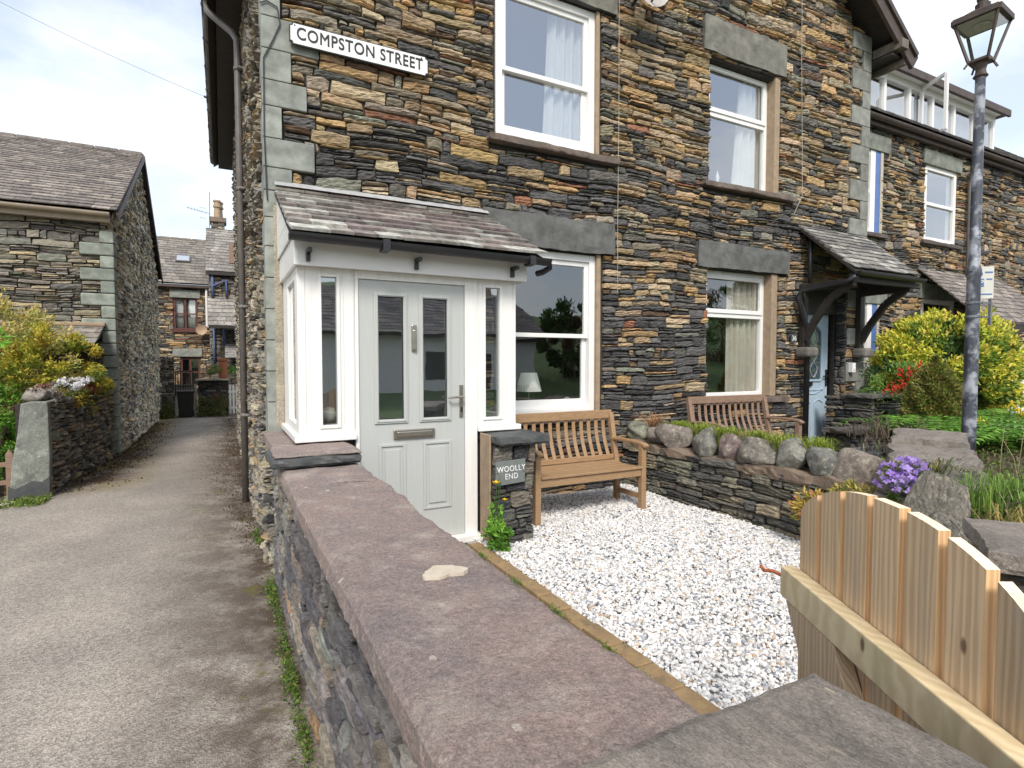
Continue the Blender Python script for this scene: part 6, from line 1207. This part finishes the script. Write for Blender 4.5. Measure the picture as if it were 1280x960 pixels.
# weeds, moss and litter
def scatter(name,n,fn,size,cols,seed,label,up=.6,asp=.5):
    r=np.random.default_rng(seed); P=np.array([fn(r) for _ in range(n)]); C_=np.array(cols)[r.integers(len(cols),size=n)]*r.uniform(.7,1.25,(n,1)); m=MB(); leaves(m,P,size,C_,r,up=up,asp=asp); return tag(m.build(name,M['leaf']),label,None,kind='stuff')
def clumpy(r,x,sx_,ys,z0,h):
    y=ys[int(len(ys)*r.random()**1.6)]+r.normal(0,.13); return (x+abs(r.normal(0,1))*sx_*-1,y,z0+abs(r.normal(0,h)))
rr=np.random.default_rng(77); ysm=np.concatenate([rr.uniform(1.2,7.5,8),rr.uniform(2.4,5.0,7)])
scatter('wall_foot_weeds',4200,lambda r:clumpy(r,.335,.03,ysm,LZ-.01,.045),.020,[(.09,.17,.025),(.14,.22,.04),(.05,.10,.02),(.18,.20,.05)],12,'green weeds and moss along the foot of the lane wall')
scatter('leaf_litter',9000,lambda r:(.30-abs(r.normal(0,.22))*(1 if r.random()<.7 else 2),r.uniform(1.5,20),LZ-.02+r.uniform(0,.012)),.020,[(.07,.04,.025),(.12,.07,.04),(.05,.03,.02),(.16,.11,.06)],13,'brown leaf litter scattered along the lane edge',up=0,asp=.6)
scatter('lane_edge_litter',5000,lambda r:(-1.95+abs(r.normal(0,.28)),r.uniform(9.4,19),LZ+.0+r.uniform(0,.02)),.04,[(.10,.055,.03),(.15,.08,.045),(.06,.04,.025),(.14,.13,.03)],14,'russet leaf litter at the foot of the left wall',up=0,asp=.6)
scatter('verge_weeds',1500,lambda r:(-2.0-abs(r.normal(0,.25)),9.0+r.normal(0,.12)+0,LZ+abs(r.normal(0,.03))),.04,[(.12,.20,.03),(.18,.22,.05)],15,'short weeds at the foot of the standing slab')
scatter('lane_end_weeds',2500,lambda r:((r.uniform(-1.9,-1.4) if r.random()<.5 else r.uniform(-.75,.1)),20.8+r.normal(0,.2),LZ+abs(r.normal(0,.22))),.07,[(.12,.17,.03),(.16,.13,.05),(.08,.13,.03)],16,'straggling weeds at the end of the lane')
scatter('path_moss',700,lambda r:(1.64+r.normal(0,.012),r.choice([1.9,2.15,2.6,3.1,3.62])+r.normal(0,.05),.018+abs(r.normal(0,.006))),.012,[(.10,.19,.03),(.16,.24,.05)],17,'tufts of moss in the joints of the brick edging')
# poppy at the pillar foot
pb=np.array([1.80,3.72,.0])
pp=plant('poppy_plant','yellow welsh poppies with ferny leaves at the foot of the plaque pillar','flowers',tuple(pb))
wpart(lambda m:(crown(m,pb+[.0,-.02,.11],(.085,.08,.13),420,.05,[(.12,.26,.03),(.18,.34,.05),(.09,.20,.03)],seed=21,clumps=16,cs=.35,asp=.5),crown(m,pb+[.01,.0,.27],(.06,.05,.08),110,.04,[(.14,.28,.04)],seed=22,clumps=7,cs=.4,asp=.5)),'foliage',pp)
fl=[(.02,.03,.50,.028),(.10,.05,.36,.020)]
def f(m):
    for x,y,z,r in fl: tube(m,[pb+[0,0,.05],pb+[x*.4,y*.5,z*.6],pb+[x,y,z]],.0025,5,c=(.07,.13,.03))
    for x,y,z in ((.04,.02,.56),(-.03,.03,.44),(.06,.04,.50),(-.01,.0,.40)): tube(m,[pb+[0,0,.05],pb+[x,y,z]],.002,5,c=(.07,.13,.03)); lathe(m,[(.002,-.012),(.006,0),(.002,.012)],pb+[x,y,z],7,c=(.12,.18,.05))
wpart(f,'stems',pp)
for x,y,z,r in fl:
    def f(m):
        for k in range(5):
            A_=k*1.257; a_=pb+[x,y,z]; d=np.array([math.cos(A_),math.sin(A_),0]); s_=np.array([-d[1],d[0],0]); m.add([a_,a_+d*r*.7+s_*r*.6+[0,0,r*.4],a_+d*r*1.2+[0,0,r*.75],a_+d*r*.7-s_*r*.6+[0,0,r*.4]],[(0,1,2),(0,2,3)],(.80,.50,.01))
    wpart(f,'flower',pp)
# sedge and grass on the dividing wall
def tuft(name,label,cat,loc,n,h,cols,seed,rad=.07,lean=.8,wid=.006,pname='blades'):
    t=plant(name,label,cat,loc); wpart(lambda m:blades(m,loc,n,h,.1,cols,seed=seed,wid=wid,lean=lean,rad=rad),pname,t); return t
tuft('bronze_sedge','tuft of bronze sedge at the wall end between bench and cobbles','grass tuft',(WX+.20,4.78,.62),130,.24,[(.38,.17,.08),(.30,.15,.08),(.40,.26,.13)],31,lean=1.3,rad=.05)
gpos=[(4.42,'lime grass tuft on the cobbled wall nearest the bronze sedge'),(4.14,'lime grass tuft on the cobbled wall below the window sill'),(3.80,'low lime grass in front of the weathered bench seat'),(3.47,'lime grass tuft behind the lichen spotted cobble'),(3.16,'tall lime grass tuft behind the middle cobbles of the wall'),(2.88,'spreading lime grass in front of the blue door'),(2.27,'small lime cushion between the last big cobbles of the wall')]
for i,(y,lb) in enumerate(gpos):
    tuft('grass_tuft',lb,'grass tuft',(WX+.24+.04*(i%2),y,.60),420 if i<6 else 120,.20 if i<6 else .14,[(.24,.31,.04),(.31,.37,.05),(.16,.23,.03)],33+i,rad=.11,lean=.9)['group']='lime grass tufts growing along the cobbled wall'
tuft('dry_stalks','thin dry flower stalks on the wall before the weathered bench','plant',(WX+.45,3.35,.56),40,.30,[(.26,.20,.11),(.16,.18,.06)],45,rad=.4,lean=.5,wid=.004)
tuft('rust_stems','reddish stems of a low plant on the wall before the weathered bench','plant',(WX+.42,3.75,.56),60,.22,[(.24,.10,.07),(.30,.16,.09),(.12,.14,.04)],46,rad=.22,lean=.8,wid=.006)
# yellow-red spurge at the wall foot behind the gate
yp=at(1012,650,'x',3.9); yr=plant('golden_spurge','yellow and coral leafed plant growing on the wall just left of the gate top','plant',tuple(yp))
def f(m):
    crown(m,(3.95,2.62,.30),(.10,.16,.14),900,.045,[(.32,.27,.05),(.22,.22,.04),(.38,.16,.08)],seed=51,clumps=22,cs=.33,tip=[(.55,.42,.10),(.55,.24,.12)],asp=.35)
    crown(m,(3.98,2.32,.47),(.09,.20,.07),420,.04,[(.28,.25,.05),(.16,.18,.03)],seed=52,clumps=16,cs=.35,tip=[(.50,.42,.12)],asp=.3)
wpart(f,'foliage',yr)
def flowers(name,label,loc,rad,nl,nf,col_,seed,size=.022,droop=0):
    t=plant(name,label,'flowers',tuple(loc)); wpart(lambda m:crown(m,np.array(loc)+[0,0,-rad[2]*.2],np.array(rad)*.9,nl,.028,[(.10,.16,.03),(.16,.20,.04),(.07,.11,.02)],seed=seed,clumps=24,cs=.3),'foliage',t)
    def f(m):
        r=np.random.default_rng(seed); d=r.normal(0,1,(nf,3)); d/=np.linalg.norm(d,axis=1)[:,None]; d[:,2]=np.abs(d[:,2])*.9-.25; P=np.array(loc)+d*np.array(rad)*r.uniform(.55,1.25,(nf,1))
        for p in P:
            nrm=np.array([-.7,-.45,.5])+r.normal(0,.3,3); nrm/=np.linalg.norm(nrm); a_=np.cross(nrm,[0,0,1]); a_/=np.linalg.norm(a_); b_3=np.cross(nrm,a_); c_3=np.array(col_[r.integers(len(col_))])*r.uniform(.8,1.2); s_=size*r.uniform(.7,1.2)
            for k in range(4):
                A_=k*math.pi/2+r.uniform(0,.3); d1=math.cos(A_)*a_+math.sin(A_)*b_3; d2=-math.sin(A_)*a_+math.cos(A_)*b_3; m.add([p,p+d1*s_*.6+d2*s_*.42+nrm*s_*.1,p+d1*s_,p+d1*s_*.6-d2*s_*.42+nrm*s_*.1],[(0,1,2),(0,2,3)],c_3)
    wpart(f,'blossom',t); return t
PU=[(.36,.24,.60),(.46,.33,.70),(.28,.16,.50)]
flowers('purple_aubrieta','mass of mauve aubrieta flowers over the cobbled wall left of the tall boulder',(4.0,2.04,.63),(.11,.15,.21),1200,210,PU,61,size=.024)
fl2=at(1240,690,'z',.62); flowers('trailing_aubrieta','few purple flowers trailing in the gap between the boulder and the flat slate slab',(2.36,1.04,.60),(.08,.07,.17),1100,22,PU,62,size=.020)
flowers('violet_patch','sparse violet flowers at the right edge above the flat slate slab',(2.95,1.08,.62),(.22,.08,.05),300,30,PU,63,size=.020)
# raised-bed planting
tuft('green_grass_clump','fresh green grass clump in the bed right of the tall boulder','grass tuft',(4.1,1.50,.52),700,.24,[(.17,.29,.05),(.22,.34,.07),(.10,.19,.03)],71,rad=.36,lean=.5,wid=.006)
tuft('grey_lavender','grey green lavender mound at the right edge of the bed','plant',(3.95,1.22,.52),420,.20,[(.20,.19,.12),(.14,.15,.09),(.24,.20,.14)],72,rad=.26,lean=.7,wid=.005)
tuft('straw_grass','straw yellow grass in the bed above the violet flowers','grass tuft',(3.60,1.20,.52),260,.18,[(.36,.27,.09),(.28,.25,.07)],73,rad=.24,lean=.9,wid=.006)
tuft('dark_sedge','dark green and tan sedge between the purple flowers and the flat slabs','grass tuft',(4.18,1.96,.56),190,.24,[(.12,.16,.04),(.24,.20,.07),(.07,.10,.03)],74,rad=.12,lean=1.1,wid=.008)
tuft('tall_seed_heads','tall straw coloured stalks leaning right of the lamp post','plant',(5.2,1.75,.50),46,.62,[(.34,.27,.16),(.22,.20,.10)],75,rad=.3,lean=.55,wid=.005)
tuft('dead_twigs','bare brown twigs arching on the low kerb wall behind the trough','plant',(6.2,3.35,.62),70,.24,[(.17,.12,.08),(.12,.09,.06)],76,rad=.4,lean=1.3,wid=.010)
def bedpt(r):
    while True:
        x,y=r.uniform(2.7,9),r.uniform(.95,3.3)
        if (x>5.9) or y<.62*x-.78: return (x,y,.51+abs(r.normal(0,.03)))
gm=scatter('bed_ground_cover',9000,bedpt,.035,[(.09,.15,.03),(.14,.19,.04),(.16,.13,.07)],77,'low green ground cover over the raised bed')
# conifer, ferns, pieris, red plant, dark shrub
dc=at(1168,490,'y',3.75)
co=plant('dwarf_conifer','conical dwarf conifer with bronze green foliage left of the lamp post','conifer',(dc[0],3.75,.4))
def f(m):
    r=np.random.default_rng(5); n=26000; h=r.uniform(0,1,n)**1.15; a_=r.uniform(0,6.28,n); zb=at(1168,532,'y',3.75)[2]-.35; zt=at(1168,448,'y',3.75)[2]; R0=(at(1203,500,'y',3.75)[0]-at(1136,500,'y',3.75)[0])/2*.50
    prof=np.sin(np.clip(h*.90+.16,0,1)*math.pi)**.55; rad=R0*prof*(.35+.65*r.uniform(0,1,n)**.35)*(1+.12*np.sin(a_*7+h*20)); P=np.stack([dc[0]+rad*np.cos(a_),3.75+rad*np.sin(a_),zb+h*(zt-zb)],1)
    cl=np.array([(.13,.17,.04),(.18,.21,.04),(.22,.19,.05),(.17,.11,.05),(.09,.12,.03)]); k=r.integers(5,size=n); leaves(m,P,.048,1.5*cl[k]*r.uniform(.7,1.3,(n,1)),r,asp=.42,dirs=np.stack([np.cos(a_)*.9,np.sin(a_)*.9,np.full(n,.7)],1),jit=.45)
wpart(f,'foliage',co); wpart(lambda m:tube(m,[(dc[0],3.75,0),(dc[0],3.75,1.2)],[.05,.02],7),'trunk',co,'bark')
pc=at(1186,445,'y',4.75); PX=pc[0]
pi_=plant('golden_pieris','large rounded shrub with bright yellow new leaves against the set back house','shrub',(PX,4.75,.1))
def f(m):
    hw=(at(1268,445,'y',4.75)[0]-at(1112,445,'y',4.75)[0])/2
    crown(m,(PX,4.7,1.25),(hw*.84,.72,.90),50000,.07,[(.12,.20,.03),(.09,.15,.02),(.18,.25,.03)],seed=81,clumps=150,cs=.21,tip=[(.70,.66,.07),(.58,.62,.08),(.72,.57,.11)],asp=.5,shell=.72); crown(m,(PX,4.75,1.1),(hw*.62,.5,.7),9000,.09,[(.05,.09,.02)],seed=82,clumps=60,cs=.4,asp=.6,shell=.3)
wpart(f,'foliage',pi_); wpart(lambda m:[tube(m,[(PX,4.8,.1),(PX+dx,4.75,1.4)],[.05,.02],6) for dx in (-.6,-.2,.3,.8)],'stems',pi_,'bark')
fx=at(1245,520,'y',3.4)
def frond(m,base,dr,L_,seed,c_):
    r=np.random.default_rng(seed); n=16; pts=[]
    for i in range(n+1):
        t=i/n; pts.append(np.array(base)+np.array(dr)*L_*t*.75+np.array([0,0,L_*(.9*t-.75*t*t)]))
    for i in range(1,n):
        d=pts[i+1]-pts[i]; d/=np.linalg.norm(d); s_=np.cross(d,[0,0,1]); s_/=np.linalg.norm(s_)+1e-6; w_=.16*L_*math.sin(math.pi*(i/n)**.7)+.01
        for sg_ in (-1,1): m.add([pts[i],pts[i]+s_*sg_*w_*.5+d*.02,pts[i]+s_*sg_*w_+d*.03+[0,0,-.01],pts[i]+s_*sg_*w_*.5-d*.012],[(0,1,2,3)],np.array(c_)*r.uniform(.75,1.25))
fern_spots=[((7.3,3.2,.45),'bright green fern clump immediately right of the conifer'),((8.3,3.1,.45),'bright green fern clump behind the lamp post'),((9.2,3.3,.45),'large bright fern spreading right of the lamp post'),((7.2,2.3,.45),'low fern beside the straw coloured stalks at the right edge')]
for k,(p,lb) in enumerate(fern_spots):
    t=plant('fern_clump',lb,'fern',p,'bright ferns in the bed around the lamp post')
    def f(m):
        r=np.random.default_rng(90+k)
        for i in range(70):
            a_=r.uniform(0,6.28); frond(m,(p[0]+r.normal(0,.22),p[1]+r.normal(0,.2),p[2]),(math.cos(a_),math.sin(a_),0),r.uniform(.75,1.25),i,[(.13,.28,.04),(.18,.38,.05),(.10,.22,.03)][i%3])
    wpart(f,'fronds',t)
rp0=at(1150,480,'y',4.25)
rd=plant('red_flowering_shrub','green shrub with scarlet new growth between the planter wall and the conifer','shrub',(rp0[0],4.25,.5))
wpart(lambda m:crown(m,(rp0[0]-.15,4.35,1.0),(.62,.35,.38),1500,.06,[(.09,.17,.03),(.13,.24,.04)],seed=95,clumps=26,cs=.3,tip=[(.16,.26,.05)],asp=.35),'foliage',rd)
def f(m):
    r=np.random.default_rng(6)
    for (px,py) in ((1125,485),(1138,478),(1147,466),(1150,461),(1115,487),(1130,470)):
        q_=at(px,py,'y',4.15); P=q_+r.normal(0,.05,(26,3)); leaves(m,P,.06,np.tile([.55,.04,.025],(26,1)),r,asp=.4,up=1)
wpart(f,'scarlet_shoots',rd)
dk=at(1100,478,'y',4.7); ds=plant('dark_leaved_shrub','small dark green shrub in the planter beside the blue framed window','shrub',(dk[0],4.7,.9))
wpart(lambda m:crown(m,(dk[0],4.7,1.1),(.32,.2,.28),900,.05,[(.02,.05,.02),(.035,.08,.025)],seed=96,clumps=18,cs=.35),'foliage',ds)
yf=at(1258,596,'z',.8)
for k,(px,py,lb) in enumerate([(1263,508,'bright yellow flowers among the ferns at the right edge')]):
    q_=at(px,py,'y',3.0); t=plant('yellow_lily',lb,'flowers',tuple(q_)); 
    def f(m):
        r=np.random.default_rng(8)
        for (dx_,dz_) in ((0,0),(.25,-.12),(-.75,-.10),(-.5,-.25)):
            P=q_+np.array([dx_,0,dz_])+r.normal(0,.03,(14,3)); leaves(m,P,.06,np.tile([.75,.55,.02],(14,1)),r,asp=.5,up=.8)
    wpart(f,'blossom',t); wpart(lambda m:[tube(m,[q_+[dx,0,-.5],q_+[dx,0,0]],.006,5,c=(.08,.14,.03)) for dx in (0,.25,-.75)],'stems',t)
# pots of greenery at the lane end
wpart(lambda m:crown(m,at(268,462,'y',21.3)+[0,0,.02],(.22,.2,.18),400,.06,[(.12,.2,.03),(.4,.38,.25)],seed=97,clumps=12,cs=.35),'foliage',plant('potted_plant','pale flowering plant on the end wall beside the clay planter','plant',tuple(at(268,466,'y',21.3))))
wpart(lambda m:crown(m,at(291,468,'y',21.6)+[0,0,.0],(.15,.2,.25),300,.06,[(.10,.22,.03)],seed=98,clumps=10,cs=.35),'foliage',plant('leafy_pot_plant','small green plant behind the white gate','plant',tuple(at(291,470,'y',21.6))))
wpart(lambda m:crown(m,at(262,508,'y',20.9)+[0,0,.05],(.5,.2,.35),900,.06,[(.12,.12,.05),(.09,.13,.04),(.15,.10,.06)],seed=99,clumps=18,cs=.35),'foliage',plant('scrubby_plant','scrubby brown green plant growing against the dark end wall','plant',tuple(at(262,518,'y',20.9))))
# trees across the street, mirrored in the lower panes
for k,(x,y,h,r,lb) in enumerate([(17,-15,4.2,2.0,'dark green tree beside the opposite cottage, nearest to it'),(24,-17,5.0,2.8,'broad tree on the bank opposite, farthest along the street'),(-5,-16,6.0,3.0,'broad tree standing left of the opposite cottage'),(34,-20,6.5,4,'tall tree far along the opposite bank')]):
    t=plant('tree',lb,'tree',(x,y,LZ),'trees across the street'); wpart(lambda m:crown(m,(x,y,h*.62),(r,r,h*.45),12000,.2,[(.04,.09,.015),(.06,.12,.02),(.10,.05,.02)],seed=110+k,clumps=60,cs=.2),'crown',t); wpart(lambda m:tube(m,[(x,y,LZ),(x,y,h*.6)],[.2,.08],8),'trunk',t,'bark')
